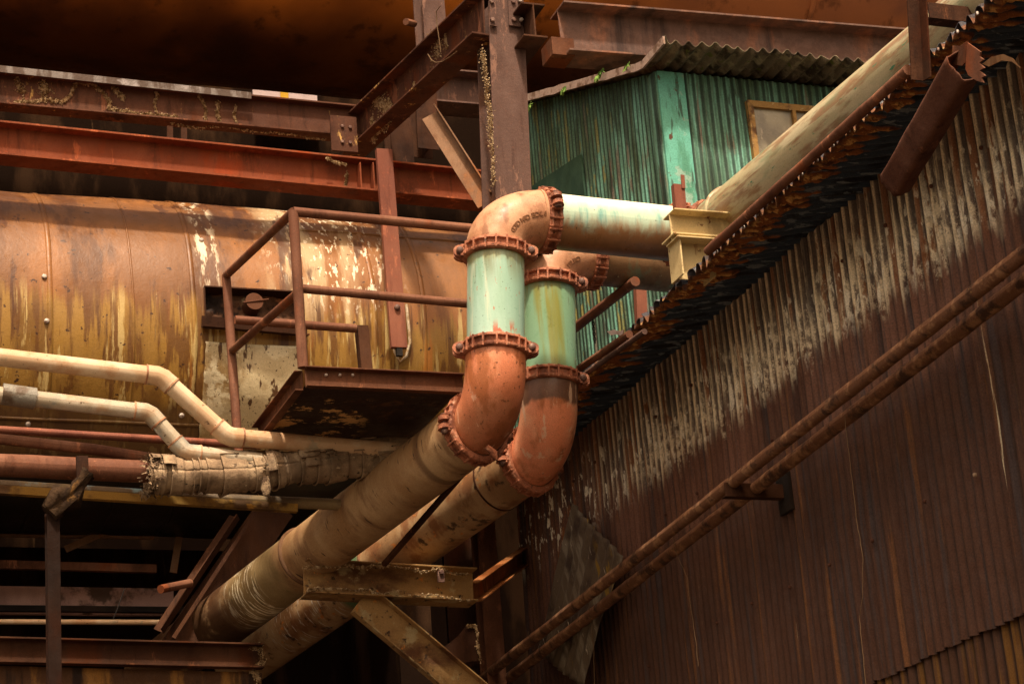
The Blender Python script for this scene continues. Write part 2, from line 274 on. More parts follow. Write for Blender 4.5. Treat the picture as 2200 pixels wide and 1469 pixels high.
M['grey_pipe'] = mat('grey_tan_plastic_pipe', (.40, .33, .23), [dict(c=(.50, .42, .31), sc=5, lo=.45, hi=.62), dict(c=(.42, .25, .13), sc=3.4, lo=.50, hi=.62, op=.7), dict(c=(.24, .25, .22), sc=4, lo=.54, hi=.64, op=.7), dict(c=(.10, .06, .03), sc=30, lo=.62, hi=.7)], rough=.5, bump=.06, spec=.4, grain=.2)
M['grey_coupling'] = mat('grey_plastic_coupling', (.24, .22, .18), [dict(c=(.12, .08, .05), sc=6, lo=.5, hi=.66)], rough=.5)
M['blue_pipe'] = mat('faded_blue_painted_pipe', (.13, .085, .045), [dict(c=(.20, .30, .33), sc=3.6, s=(1, 1, 1), lo=.50, hi=.58, g=[('X', 4.1, 3.2)]), dict(c=(.22, .15, .07), sc=3, lo=.5, hi=.6)], rough=.6)
M['wrap'] = mat('tattered_lagging_cloth', (.26, .175, .105), [dict(c=(.38, .27, .165), sc=6, lo=.45, hi=.60), dict(c=(.13, .085, .05), sc=5, lo=.52, hi=.64, op=.7), dict(c=(.05, .032, .02), sc=20, lo=.60, hi=.68), dict(c=(.45, .34, .22), sc=34, lo=.66, hi=.70)], bump=.5, bs=30, rough=.95, grain=.4)
M['fray'] = mat('frayed_lagging_fibre', (.32, .22, .13), [dict(c=(.10, .06, .035), sc=20, lo=.46, hi=.58)], bump=.9, bs=90, rough=1)
# corrugated wall: dust-covered band below the eave, run-off rust below it
RIBS = (.3, 10, .10)
M['wall'] = mat('corrugated_rust_wall', (.135, .058, .034), [
    dict(c=(.19, .085, .052), sc=2.0, s=(.3, 1, .16), lo=.46, hi=.62, det=9),
    dict(c=(.24, .115, .075), sc=.9, s=(.3, 1, .3), lo=.52, hi=.66, det=9, op=.6),
    dict(c=(.05, .022, .015), sc=2.6, s=(.3, 1.5, .12), lo=.50, hi=.64, det=9, op=.75),
    dict(c=(.062, .027, .016), g=[('Z', 6.24, 6.06, .5, (.3, 10, .25), 1.0)], op=.8),
    dict(c=(.22, .09, .028), sc=6, s=(.3, 2.6, .07), lo=.57, hi=.66, op=.55, det=9),
    dict(c=(.05, .042, .045), sc=6, s=(.3, 2.6, .07), lo=.55, hi=.62, op=.6, det=9),
    dict(c=(.20, .15, .115), g=[('Z', 6.70, 6.98, .80, (.3, 13, .5), 1.0), ('Y', 17.4, 15.9, 1.2, (1, 1, .5), 1.5)]),
    dict(c=(.95, .78, .52), wv=('Y', .1, .05, .75), g=[('Z', 6.62, 6.94, .80, (.3, 13, .5), 1.0), ('Y', 17.6, 15.9, 1.2, (1, 1, .5), 1.5)], lo=.36, hi=.52, sc=12, s=(.3, 1.2, .12), det=11, rg=.75),
    dict(c=(.90, .74, .50), sc=9, s=(.3, 1, .5), lo=.47, hi=.56, det=12, rg=.8, g=[('Z', 6.66, 6.86, .80, (.3, 13, .5), 1.0), ('Z', 7.28, 7.02, .4, (.3, 3, .5), 1), ('Y', 16.6, 15.6)], op=.85),
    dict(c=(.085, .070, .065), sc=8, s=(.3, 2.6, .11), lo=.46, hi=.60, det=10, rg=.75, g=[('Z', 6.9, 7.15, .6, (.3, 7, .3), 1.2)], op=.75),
    dict(c=(.30, .12, .05), sc=5, s=(.3, 2.2, .06), lo=.57, hi=.63, g=[('Z', 6.55, 6.85)], op=.85),
    dict(c=(.95, .85, .66), sc=22, s=(.3, 1, .25), lo=.56, hi=.60, g=[('Z', 6.6, 6.9), ('Z', 7.5, 7.1)], op=.8),
    dict(c=(.26, .095, .03), sc=1.7, s=(.3, 2.0, .6), lo=.60, hi=.64, det=10, rg=.7, g=[('Z', 6.6, 6.8)], op=.85),
    dict(c=(.040, .026, .020), wv=('Y', .1, -.1, -.95), sc=5, s=(.3, 3, .3), lo=.38, hi=.55, op=.6),  # shade in the rib grooves painted as dark stripes
    dict(c=(.60, .50, .34), sc=7, s=(.3, 3, .05), lo=.70, hi=.72)], rough=.8, bump=.3, grain=.45, gs=90)
M['wall_low'] = mat('lower_corrugated_rust', (.075, .034, .019), [dict(c=(.15, .07, .015), sc=5, s=(.3, 2.5, .08), lo=.53, hi=.62), dict(c=(.02, .011, .008), wv=('Y', .1, -.1, -.95), op=.7), dict(c=(.5, .4, .25), sc=8, s=(.3, 3, .06), lo=.68, hi=.70)], bump=.3, grain=.4)  # dark groove stripes paint in the rib shade
M['eave'] = mat('blackened_flaking_roof_sheet', (.045, .065, .095), [
    dict(c=(.012, .010, .010), sc=6, s=(.3, 2, 1), lo=.50, hi=.60, det=9, op=.8),
    dict(c=(.20, .24, .27), sc=24, s=(.15, 1, 1), lo=.57, hi=.62),
    dict(c=(.30, .10, .025), um=(.15, .38)),
    dict(c=(.75, .42, .13), um=(.35, .7), sc=26, s=(.5, 1, 1), lo=.50, hi=.58, det=10),
    dict(c=(.10, .035, .015), sc=14, s=(.5, 1.4, 1), lo=.56, hi=.64, um=(.1, .3)),
    dict(c=(.045, .022, .014), g=[('X', 6.70, 6.67)], op=.6)], rough=.65, bump=.7, grain=.4)
M['loose'] = mat('grey_loose_corrugated_sheet', (.12, .085, .055), [dict(c=(.22, .18, .13), sc=5, s=(1, 2, .15), lo=.5, hi=.64), dict(c=(.28, .17, .03), sc=4, s=(1, 2, .3), lo=.60, hi=.66), dict(c=(.045, .025, .018), sc=3, lo=.48, hi=.62, op=.8), dict(c=(.55, .48, .38), sc=14, s=(1, 2, .2), lo=.66, hi=.7)], bump=.3)
M['shed'] = mat('flaking_turquoise_boards', (.11, .23, .16), [
    dict(c=(.20, .48, .37), sc=4.0, s=(1.2, 1.2, .14), lo=.45, hi=.60, det=10, rg=.7),
    dict(c=(.055, .075, .035), sc=3.2, s=(1.5, 1.5, .22), lo=.47, hi=.63, op=.85),
    dict(c=(.20, .13, .10), sc=12, s=(1, 1, .12), lo=.56, hi=.64, op=.75),
    dict(c=(.03, .055, .035), sc=9, s=(1.4, 1.4, .06), lo=.55, hi=.64, op=.8),
    dict(c=(.30, .26, .07), sc=7, s=(1, 1, .25), lo=.55, hi=.59, det=10, g=[('Y', 16.6, 17.4)], op=.85), dict(c=(.025, .03, .02), sc=5, s=(1, 1, .16), lo=.56, hi=.62, det=10, op=.8),
    dict(c=(.05, .09, .04), g=[('Z', 9.9, 10.6, .6, (1, 1, .4), 2)], op=.55),
    dict(c=(.018, .032, .022), wv=('Y', .078, .1, .95), g=[('Y', 16.02, 16.05)], op=.85),  # side wall: rib shade painted as dark stripes
    dict(c=(.018, .032, .022), wv=('X', .075, .1, .95), g=[('Y', 16.02, 15.99)], op=.85)], rough=.75, bump=.35, grain=.45, gs=80)  # front wall: rib shade painted as dark stripes
M['shed_trim'] = mat('turquoise_corner_board_paint', (.13, .42, .32), [dict(c=(.07, .24, .15), sc=4, s=(1, 1, .25), lo=.46, hi=.58, det=10, op=.85), dict(c=(.32, .44, .36), sc=5, lo=.54, hi=.60, det=10, op=.7), dict(c=(.04, .06, .04), sc=13, s=(1, 1, .12), lo=.56, hi=.61, det=10, op=.85), dict(c=(.09, .04, .02), sc=9, lo=.64, hi=.67), dict(c=(.06, .16, .10), g=[('Z', 9.9, 10.6, .5, (1, 1, .5), 2)], op=.5)], rough=.7, bump=.3, grain=.4, gs=90)
M['shed_roof'] = mat('mossy_corrugated_roofing', (.17, .13, .08), [dict(c=(.30, .25, .15), sc=7, lo=.5, hi=.62), dict(c=(.05, .035, .02), sc=6, lo=.48, hi=.62), dict(c=(.12, .13, .03), sc=9, lo=.6, hi=.66)], bump=.6, grain=.45)
M['rake'] = mat('pink_grey_rake_edge', (.42, .30, .24), [dict(c=(.2, .12, .08), sc=8, lo=.5, hi=.62)], bump=.3)
M['window_frame'] = mat('varnished_window_timber', (.32, .18, .055), [dict(c=(.12, .06, .025), sc=8, lo=.5, hi=.65), dict(c=(.45, .32, .15), sc=20, lo=.6, hi=.68)], bump=.3)
M['pane'] = mat('dusty_window_glass', (.33, .28, .18), [dict(c=(.18, .15, .10), sc=2.5, s=(1, 1, .4), lo=.42, hi=.58), dict(c=(.45, .38, .27), sc=14, s=(1, 1, .3), lo=.6, hi=.7)], rough=.3, spec=.5, bump=.02, grain=.1)
M['black'] = mat('sooty_black_steel', (.012, .008, .006), [dict(c=(.03, .016, .010), sc=2, s=(1, 1, .4), lo=.48, hi=.64)], rough=.9)
M['back'] = mat('dark_backdrop_wall', (.016, .009, .006), [dict(c=(.05, .026, .014), sc=1.6, s=(1, 1, .3), lo=.48, hi=.62, det=9), dict(c=(.07, .04, .02), sc=7, s=(1, 1, .2), lo=.67, hi=.71)], rough=1, rvar=0, spec=0)  # near-black: darkness of the background put into the colour
M['pinkboard'] = mat('faded_pink_cladding', (.46, .27, .23), [dict(c=(.60, .36, .30), sc=2.5, s=(1, 1, .5), lo=.45, hi=.6), dict(c=(.12, .07, .05), sc=3, lo=.52, hi=.62)], rough=.8)
M['pale'] = mat('pale_pink_paint', (.62, .48, .46), [dict(c=(.4, .28, .26), sc=3, lo=.5, hi=.65)], grain=.1)
M['yellow'] = mat('yellow_paint', (.70, .40, .03), grain=.1)
M['moss'] = mat('tan_lichen', (.56, .41, .24), [dict(c=(.20, .11, .04), sc=30, lo=.42, hi=.58), dict(c=(.70, .56, .36), sc=40, lo=.6, hi=.68)], rough=1, bump=.9, bs=80)
M['fern'] = mat('green_fern_leaf', (.10, .20, .03), [dict(c=(.2, .3, .06), sc=20, lo=.5, hi=.6)])
M['twig'] = mat('dry_vine', (.13, .075, .035), rough=.9)
M['hatch_in'] = mat('crusted_insulation', (.10, .045, .022), [dict(c=(.35, .14, .06), sc=5, lo=.56, hi=.64), dict(c=(.28, .20, .11), sc=4, lo=.58, hi=.66), dict(c=(.02, .01, .007), sc=7, lo=.48, hi=.6)], bump=1, bs=25)
M['ground'] = mat('oily_dark_earth', (.055, .038, .025), [dict(c=(.085, .06, .04), sc=.6, lo=.42, hi=.62), dict(c=(.03, .022, .016), sc=2.2, lo=.5, hi=.66)], bump=.6, bs=8, grain=.4, gs=30)

def lichen(path_pts, w, n, nrm, name='lichen', parent=None, h=.014, jit=None):
    """a crust of small lumps growing along a line on a face"""
    mb = MB(); d, s, u = fr(nrm, Vector((0, 0, 1)))
    for i in range(int(n*2.2)):
        t = random.random()*(len(path_pts)-1); k = min(int(t), len(path_pts)-2)
        c = Vector(path_pts[k]).lerp(Vector(path_pts[k+1]), t-k)
        c = c + s*random.gauss(0, w) + u*random.gauss(0, w)
        nv_ = noise.noise_vector(c*7)*.035; c = c + nv_ - d*nv_.dot(d); r = random.uniform(.0025, .009); seg = 5; vs = [c+d*random.uniform(.4, 1)*h]
        for j in range(seg):
            a = 2*math.pi*j/seg+random.random(); rr = r*random.uniform(.6, 1.5); vs.append(c+s*rr*math.cos(a)+u*rr*math.sin(a)-d*.002)
        mb.add(vs, [(0, 1+j, 1+(j+1) % seg) for j in range(seg)])
    return build(mb, name, M['moss'], parent)

# ================================================================= ground
mb = MB(); g = 300; mb.add([(-g, -g, 0), (g, -g, 0), (g, g, 0), (-g, g, 0)], [(0, 1, 2, 3)])
o = build(mb, 'ground', M['ground'], None, origin=(0, 0, 0)); o['kind'] = 'structure'; o['label'] = 'dark oily earth ground'; o['category'] = 'ground'

# ================================================================= right-hand corrugated building
WX = 7.35; EX = 6.65
bld = thing('corrugated_building', 'rusted corrugated metal building running away on the right under a ragged eave', 'building', (WX, 10, 0))
M['screw'] = mat('rusty_roofing_screw', (.09, .035, .02), [dict(c=(.35, .24, .16), sc=3, lo=.60, hi=.63)])
def corr_wall(name, x, y0, y1, zb, zt, m, parent, per=.1, amp=.017, jag=0, rows=16, sd=0):
    mb = MB(); n = int((y1-y0)/per*8); vs = []; uv = []
    for i in range(n+1):
        y = y0+(y1-y0)*i/n; pan = math.floor((y+sd)/.82)
        random.seed(pan*31+sd); dz = random.uniform(-1, 1)*jag; dx = random.uniform(-.011, .011)
        rib = math.sin(2*math.pi*y/per)
        for j in range(rows+1):
            z = zb+(zt-zb)*j/rows
            if j == 0: z += dz + jag*.5*noise.noise(Vector((0, y*9, 1)))
            if j == rows: z += .012*noise.noise(Vector((0, y*25, 5)))
            q = Vector((0, y*.8, z*.8)); bow = .012*noise.noise(q)+.006*noise.noise(q*3.1)
            vs.append((x+dx+bow-amp*rib, y, z)); uv.append((y, z))
    m_ = rows+1
    fs = [(i*m_+j, i*m_+j+1, (i+1)*m_+j+1, (i+1)*m_+j) for i in range(n) for j in range(rows)]
    mb.add(vs, fs, uv, True); return build(mb, name, m, parent)
corr_wall('upper_cladding', WX, 6.0, 18.95, 4.42, 7.62, M['wall'], bld, jag=.03)
corr_wall('lower_cladding', WX+.03, 6.0, 18.95, -.02, 4.6, M['wall_low'], bld, jag=0, rows=10, sd=4)
random.seed(3)
for zz in (7.18, 6.32, 5.3):
    for k in range(16):
        yy = 8.2+k*.62+random.uniform(-.05, .05); yy = round(yy/.1-.75)*.1+.075
        if random.random() < .25: continue
        mb = MB(); rivet(mb, (WX-.030, yy, zz+random.uniform(-.03, .03)), (-1, 0, 0), .014, .010); build(mb, 'screw', M['screw'], bld)
mb = MB(); extrude(mb, (WX+.06, 18.94, 0), (WX+.06, 18.94, 7.6), pR(.10, .10), upv=(1, 0, 0)); build(mb, 'corner_post', M['rust_dark'], bld)
# far gable return wall so the building is a body
mb = MB(); box(mb, (WX+5.1, 18.9, 3.8), 10, .05, 7.6); build(mb, 'end_wall', M['wall_low'], bld)
mb = MB()
# roof sheet: ribs run down the slope, edge rusted away in teeth
y0, y1 = 5.0, 19.1; per = .108; n = int((y1-y0)/per*8); NR = 64; vs = []; fs = []; uvr = []; rl = {}
for i in range(n+1):
    y = y0+(y1-y0)*i/n; rib = math.sin(2*math.pi*y/per)
    edge = EX + .035*noise.noise(Vector((y*2.1, 3, 0))) + (.06*noise.noise(Vector((y*17, 0, 2))) if y > 13.0 else .02*noise.noise(Vector((y*17, 0, 2))))
    if y > 15.2: edge += (y-15.2)*.05
    for j in range(NR+1):
        t = j/NR; x = edge+(9.2-edge)*t**1.6
        z = 7.44+(x-EX)*.20+.027*rib+.012*noise.noise(Vector((x*3, y*1.2, 7)))
        z += (.022*noise.noise(Vector((x*11, y*16, 7)))+.012*noise.noise(Vector((x*26, y*40, 2))))*max(0, 1-(x-edge)/.5)
        kk = round(y/per-.75)
        if kk not in rl: rl[kk] = (random.uniform(.12, .50), random.uniform(.5, 1.2))
        Lr, hr = rl[kk]; Lr *= 1+.5*noise.noise(Vector((kk*.37, 0, 0)))
        dd = x-edge; cr = max(0, -rib)**1.5; nn = .5+.9*noise.noise(Vector((x*16, y*10, 3)))+.5*noise.noise(Vector((x*50, y*40, 6)))
        fall = max(0, 1-dd/Lr)**.5 if dd < Lr else 0
        z -= cr*hr*.040*fall*max(.1, nn+.3)
        uvr.append((min(1, cr*1.6)*fall*(.6+.8*max(0, nn)), 0)); vs.append((x, y, z))
m_ = NR+1
for i in range(n):
    for j in range(NR):
        fs.append((i*m_+j, (i+1)*m_+j, (i+1)*m_+j+1, i*m_+j+1))
mb.add(vs, fs, uvr, True)
rf = build(mb, 'roof', M['eave'], bld); sm = rf.modifiers.new('sheet', 'SOLIDIFY'); sm.thickness = .004
mb = MB(); tube(mb, line((EX-.035, 10.25, 7.428), (EX-.035, 13.06, 7.452), 20), .034, 12, rough=.004); er = build(mb, 'edge_rail', M['rust_pipe'], bld)
for k in range(30):
    y = 13.0-k*.216; mbb = MB(); rivet(mbb, (EX+.005, y, 7.432), (-.2, -.3, -.9), .008, .012); build(mbb, 'bolt', M['bolt_pale'], bld)
# purlin inside the top of the wall
mb = MB(); extrude(mb, (WX+.10, 6, 7.45), (WX+.10, 18.9, 7.45), pR(.1, .12)); build(mb, 'top_rail', M['black'], bld)

# twin conduit on the wall
def conduit(pa, pb, r, lab, xp):
    A = X(*pa, xp); B = X(*pb, xp); d = (B-A).normalized()
    mb = MB(); tube(mb, line(A-d*.6, B+d*2.5, 60), r, 16, rough=.006, rn=4)
    o = solo(mb, 'conduit_pipe', M['rust_conduit'], lab, 'pipe', 'twin pipes running along the corrugated wall'); return o
M['rust_conduit'] = mat('flaky_brown_conduit', (.19, .085, .042), [dict(c=(.33, .17, .085), sc=11, lo=.5, hi=.62, det=10), dict(c=(.07, .032, .018), sc=7, lo=.50, hi=.64, det=10), dict(c=(.36, .2, .07), sc=40, lo=.64, hi=.7)], bump=.6, bs=70)
conduit((1030, 1462), (2190, 553), .046, 'upper one of the twin rusty pipes sloping along the corrugated wall', 6.93)
conduit((1085, 1462), (2190, 613), .047, 'lower one of the twin rusty pipes sloping along the corrugated wall', 7.10)
t = thing('pipe_bracket', 'short flat steel bracket carrying the twin rusty pipes on the corrugated wall', 'bracket', X(1690, 1060, 7.32))
mb = MB(); a = X(1556, 1044, 6.86); b = Vector((7.36, a.y, a.z)); extrude(mb, a+Vector((0, -.01, -.075)), b+Vector((0, -.01, -.075)), pL(.07, .10, .010, -1, 1)); build(mb, 'arm', M['rust_dark'], t, bevel=.002)
mb = MB(); box(mb, (7.325, a.y, a.z-.04), .03, .18, .28); build(mb, 'wall_plate', M['black'], t, bevel=.003)

# loose corrugated sheet leaning on the wall
mb = MB(); P = [X(1230, 1078, 7.22), X(1334, 1195, 7.16), X(1252, 1475, 7.1), X(1150, 1400, 7.2)]
nu, nv = 60, 30; vs = []
for i in range(nu+1):
    for j in range(nv+1):
        a = P[0].lerp(P[1], i/nu); b = P[3].lerp(P[2], i/nu); v = a.lerp(b, j/nv)
        v = v+Vector((-.012*math.sin(i/nu*math.pi*2*8), 0, (.02*noise.noise(v*12) if j in (0,) else 0))) + Vector((.03*noise.noise(v*2), 0, 0)); vs.append(v)
mb.add(vs, [(i*(nv+1)+j, i*(nv+1)+j+1, (i+1)*(nv+1)+j+1, (i+1)*(nv+1)+j) for i in range(nu) for j in range(nv)], None, True)
o = solo(mb, 'loose_sheet', M['loose'], 'grey torn corrugated sheet hanging loose at the far end of the wall', 'metal sheet'); s_ = o.modifiers.new('t', 'SOLIDIFY'); s_.thickness = .004
# curled torn edge of that sheet and dangling vines
def vine(pts, ax, c, r, lab, grp='dry vines hanging over the twin pipes'):
    P_ = [at(x, y, ax, c)+Vector((0, random.uniform(-.01, .01), 0)) for x, y in pts]
    Q = []
    for i in range(len(P_)-1): Q += [P_[i].lerp(P_[i+1], k/5)+noise.noise_vector(P_[i]*9+Vector((k, 0, 0)))*.006 for k in range(5)]
    mb = MB(); tube(mb, Q+[P_[-1]], r, 5, caps=False)
    return solo(mb, 'dry_vine', M['twig'], lab, 'vine', grp)
vine([(1815, 890), (1822, 960), (1835, 1050), (1842, 1120), (1853, 1200), (1852, 1280), (1846, 1330), (1852, 1400), (1862, 1475)], 'x', 6.95, .0022, 'long thin dry vine hanging down the middle of the dark wall')
vine([(1440, 1130), (1455, 1190), (1475, 1240), (1485, 1300), (1495, 1380), (1500, 1430)], 'x', 7.0, .0025, 'thin dry vine hanging below the twin pipes left of their bracket')
vine([(1262, 1270), (1268, 1330), (1275, 1400), (1278, 1475)], 'x', 7.0, .0025, 'thin dry vine hanging over the twin pipes in front of the loose sheet')
vine([(1136, 1355), (1128, 1385), (1122, 1400)], 'x', 6.98, .004, 'short dry vine caught on the twin pipes near their lower end')

# downspout stub and torn plate hanging under the eave
t = thing('broken_downspout', 'rusty half round gutter stub hanging down off the eave', 'downspout', X(1985, 300, 6.5))
A = X(1925, 392, 6.5); B = X(2075, 140, 6.42); d, s, u = fr(B-A)
mb = MB(); seg = 30; vs = []; n = 30
for k in range(n+1):
    c = A.lerp(B, k/n); rr = .084*(1+.12*k/n)
    for i in range(seg+1):
        a = R(-140)+R(250)*i/seg; sq = 1/(abs(math.cos(a+.5))**5+abs(math.sin(a+.5))**5)**.2; q = c+(s*math.cos(a)+u*math.sin(a))*rr*sq
        q = q+(d*.03*noise.noise(Vector((i*.3, k*.01, 1))) if k in (0, n) else Vector()); q = q+noise.noise_vector(q*5)*.006; vs.append(q)
mb.add(vs, [(k*(seg+1)+i, (k+1)*(seg+1)+i, (k+1)*(seg+1)+i+1, k*(seg+1)+i+1) for k in range(n) for i in range(seg)], None, True)
o = build(mb, 'gutter', rust('dark_orange_rust', (.10, .040, .024), (.16, .075, .05), (.035, .014, .009), moss=None, bump=.4), t); o.modifiers.new('t', 'SOLIDIFY').thickness = .008
mb = MB(); top = [(2078, 92), (2106, 112), (2104, 122), (2112, 128), (2104, 136), (2114, 146), (2104, 152), (2116, 163), (2108, 168), (2113, 178), (2098, 174), (2080, 162), (2074, 148)]
v = [X(x, y, 6.36) for x, y in top]; v2 = [p+Vector((.01, 0, 0)) for p in v]; k = len(v)
mb.add(v+v2, [list(range(k)), list(range(k, 2*k))[::-1]]+[(i, k+i, k+(i+1) % k, (i+1) % k) for i in range(k)]); build(mb, 'torn_flange', M['rust_pipe'], t)
mb = MB(); v = [X(x, y, 6.40) for x, y in [(2046, 98), (2062, 99), (2078, 88), (2074, 134), (2066, 142), (2046, 138)]]; v2 = [p+Vector((.01, 0, 0)) for p in v]; k = len(v)
mb.add(v+v2, [list(range(k)), list(range(k, 2*k))[::-1]]+[(i, k+i, k+(i+1) % k, (i+1) % k) for i in range(k)]); build(mb, 'collar', M['rust_mid'], t)
# curled scrap of sheet
mb = MB(); pts = [(2110, 138), (2135, 118), (2160, 112), (2176, 125), (2186, 150), (2168, 138), (2150, 132), (2128, 140)]
v = [X(x, y, 6.75)+Vector((0, .03*math.sin(i), 0)) for i, (x, y) in enumerate(pts)]; v2 = [p+Vector((.006, 0, 0)) for p in v]; k = len(v)
mb.add(v+v2, [list(range(k)), list(range(k, 2*k))[::-1]]+[(i, k+i, k+(i+1) % k, (i+1) % k) for i in range(k)])
solo(mb, 'sheet_scrap', rust('tan_rust', (.22, .11, .045), (.35, .2, .1), (.1, .04, .02)), 'curled tan scrap of sheet metal under the eave right of the gutter stub', 'metal scrap')

# post and crossbar by the upper pipe
t = thing('roof_post', 'dark steel angle post with a crossbar standing on the eave beside the cream pipe', 'post', (EX, 10.2, 7.44))
a = X(1985, 175, 6.62); b = X(1972, -60, 6.62)
mb = MB(); extrude(mb, a, b, pL(.085, .085, .01, 1, -1), upv=(0, 1, 0)); build(mb, 'upright', M['rust_dark'], t)
mb = MB(); c0 = Y(1998, 38, 10.05); extrude(mb, c0, c0+Vector((1.1, 0, 0)), pL(.09, .10, .01, -1, 1)); build(mb, 'crossbar', M['rust_dark'], t)

# ================================================================= pipelines
PR = .2075
def coupling(c, axis, r, parent, side=None, sc_=1.0, lug=True, face=None):
    """two-half grooved pipe clamp: ribbed ring, lugs and bolts as children"""
    c = Vector(c); d = Vector(axis).normalized(); toc = (CAM-c).normalized()
    f = (toc - d*toc.dot(d)).normalized(); s = d.cross(f)      # f points at the viewer's side, s sideways
    if side is not None: f, s = side
    mb = MB(); seg = 72; w_ = .052*sc_; prof = [(-w_, r-.005), (-w_, r+.022), (-w_*.80, r+.036), (-w_*.5, r+.040), (-w_*.38, r+.018), (w_*.38, r+.018), (w_*.5, r+.040), (w_*.80, r+.036), (w_, r+.022), (w_, r-.005)]
    vs = []; m_ = len(prof)
    for i in range(seg):
        a = 2*math.pi*i/seg
        for k, (z, rr) in enumerate(prof):
            rr2 = rr + .003*noise.noise(Vector((math.cos(a)*4, math.sin(a)*4, k))) + (.004*math.sin(a*22) if 1 <= k <= 8 else 0); vs.append(c+d*z+(s*math.cos(a)+f*math.sin(a))*rr2)
    mb.add(vs, [(i*m_+k, i*m_+(k+1) % m_, ((i+1) % seg)*m_+(k+1) % m_, ((i+1) % seg)*m_+k) for i in range(seg) for k in range(m_)], None, False)
    for i in range(18):     # cross ribs
        a = 2*math.pi*(i+.5+.15*random.uniform(-1, 1))/18; n_ = s*math.cos(a)+f*math.sin(a); tg = d.cross(n_)
        box(mb, c+n_*(r+.027), .030+random.uniform(-.004, .006), .014*sc_, w_*1.94, n_, tg, d)
    if lug:
        for sg in (-1, 1):
            e = c+s*sg*(r+.048); 
            for q in (-1, 1):
                vs = []
                for i in range(16):
                    a = 2*math.pi*i/16; rr = .043+.004*noise.noise(c+Vector((a, sg, q)))
                    for hh in (.014, .050): vs.append(e+(s*math.cos(a)*rr*1.15+d*math.sin(a)*rr)+f*q*hh)
                fs = [(2*i, 2*i+1, 2*((i+1) % 16)+1, 2*((i+1) % 16)) for i in range(16)]+[[2*i for i in range(16)][::-1], [2*i+1 for i in range(16)]]
                if q < 0: fs = [list(f_)[::-1] for f_ in fs]
                mb.add(vs, fs)
                box(mb, c+s*sg*(r+.012)+f*q*.045, .07, .05, w_*1.7, s, f, d)
    o = build(mb, 'coupling', M['clamp'], parent, bevel=.003)
    if lug:
        for sg in (-1, 1):
            e = c+s*sg*(r+.050); bb = MB(); tube(bb, [e-f*.055, e+f*.055], .013, 8); rivet(bb, e+f*.050, f, .028, .018); rivet(bb, e-f*.05, -f, .028, .016, True)
            build(bb, 'bolt', M['bolt'], o)
    return o
def elbow_text(parent, txt, path, Oc, nrm, r, s0, th, h, step, m):
    """raised foundry lettering following the centre line of an elbow on the face turned to nrm"""
    mbt = MB(); cum = [0]
    for a, b in zip(path, path[1:]): cum.append(cum[-1]+(b-a).length)
    def fr_(q):
        q = min(max(q, 0), cum[-1]-1e-5); k = max(i for i in range(len(cum)) if cum[i] <= q); k = min(k, len(path)-2)
        t = (q-cum[k])/(cum[k+1]-cum[k]); c = path[k].lerp(path[k+1], t); tg = (path[k+1]-path[k]).normalized()
        o = (c-Oc); o = (o-tg*o.dot(tg)-nrm*o.dot(nrm)).normalized(); return c, o
    fnt = bpy.data.curves.new('lettering', 'FONT'); cobj = bpy.data.objects.new('tmp_text', fnt); col.objects.link(cobj)
    fnt.extrude = 0; fnt.size = h*1.45; fnt.offset = .0012; q0 = s0; squeeze = 1.3
    for ch in txt:
        if ch != ' ':
            fnt.body = ch; me = cobj.evaluated_get(bpy.context.evaluated_depsgraph_get()).to_mesh()
            ls = [v.co.copy() for v in me.vertices]; cx = (max(v.x for v in ls)+min(v.x for v in ls))/2; out = []
            for lift in (.004, -.003):
                for v in ls:
                    c, o = fr_(q0+(v.x-cx)*squeeze); t_ = th-(v.y-h/2)/r; out.append(c+(o*math.cos(t_)+nrm*math.sin(t_))*(r+lift))
            fs = [list(p.vertices) for p in me.polygons]; k = len(ls); ec = {}
            for p in fs:
                for i in range(len(p)): a, b = p[i], p[(i+1) % len(p)]; e = (min(a, b), max(a, b)); ec[e] = ec.get(e, 0)+1
            mbt.add(out, fs+[(a, b, b+k, a+k) for (a, b), c_ in ec.items() if c_ == 1])
        q0 += step
    bpy.data.objects.remove(cobj)
    return build(mbt, 'lettering', m, parent)
Zv = Vector((0, 0, 1))

# --- front pipeline
Y1 = 14.3
pl = thing('pipeline', 'nearer of the two green and orange pipelines, with lettered tan elbow on top', 'pipeline', (5.46, Y1, 7.3), 'pair of grooved pipelines')
V0 = Y(1065, 546, Y1); V1 = Y(1065, 752, Y1); H0 = Y(1172, 474, Y1); H1 = Y(1478, 506, Y1)
dv = (V0-V1).normalized(); dh = (H1-H0).normalized()
mb = MB(); tube(mb, line(V1-dv*.02, V0, 6), PR, 64); build(mb, 'pipe', M['green_pipe'], pl)
mb = MB(); tube(mb, line(H0, H1, 8), PR, 64, upv=(0, 0, 1)); build(mb, 'pipe', M['cross_pipe'], pl)
ce = bend(V0+dv*.02, dv, H0-dh*.01, dh, 28)
mb = MB(); tube(mb, ce, PR+.012, 72, upv=(0, 1, 0)); eb = build(mb, 'elbow', M['elbow_tan'], pl)
ringm = MB(); tube(ringm, [H0-dh*.075, H0-dh*.05], PR+.018, 64); tube(ringm, [V0+dv*.05, V0+dv*.075], PR+.018, 64); build(ringm, 'lip', M['elbow_tan'], eb)
# bend centre for lettering
Oc = V0 + (H0-V0).dot(dh)*dh; Rb = ((V0-Oc).length+(H0-Oc).length)/2
e1 = (V0-Oc).normalized(); e2 = (H0-Oc).normalized(); nrm = Vector((0, -1, 0))
lt = rust('dark_brown_lettering', (.17, .075, .035), (.24, .11, .055), (.09, .04, .02))
elbow_text(eb, 'CORD MAD ECX.6.C', ce, Oc, nrm, PR+.012, .110, R(100), .032, .0268, lt)
coupling(V0+dv*.005, dv, PR, pl); coupling(H0-dh*.0, dh, PR, pl, side=(Vector((0, .22, .975)), Vector((0, -.975, .22))))
coupling(V1, dv, PR, pl)
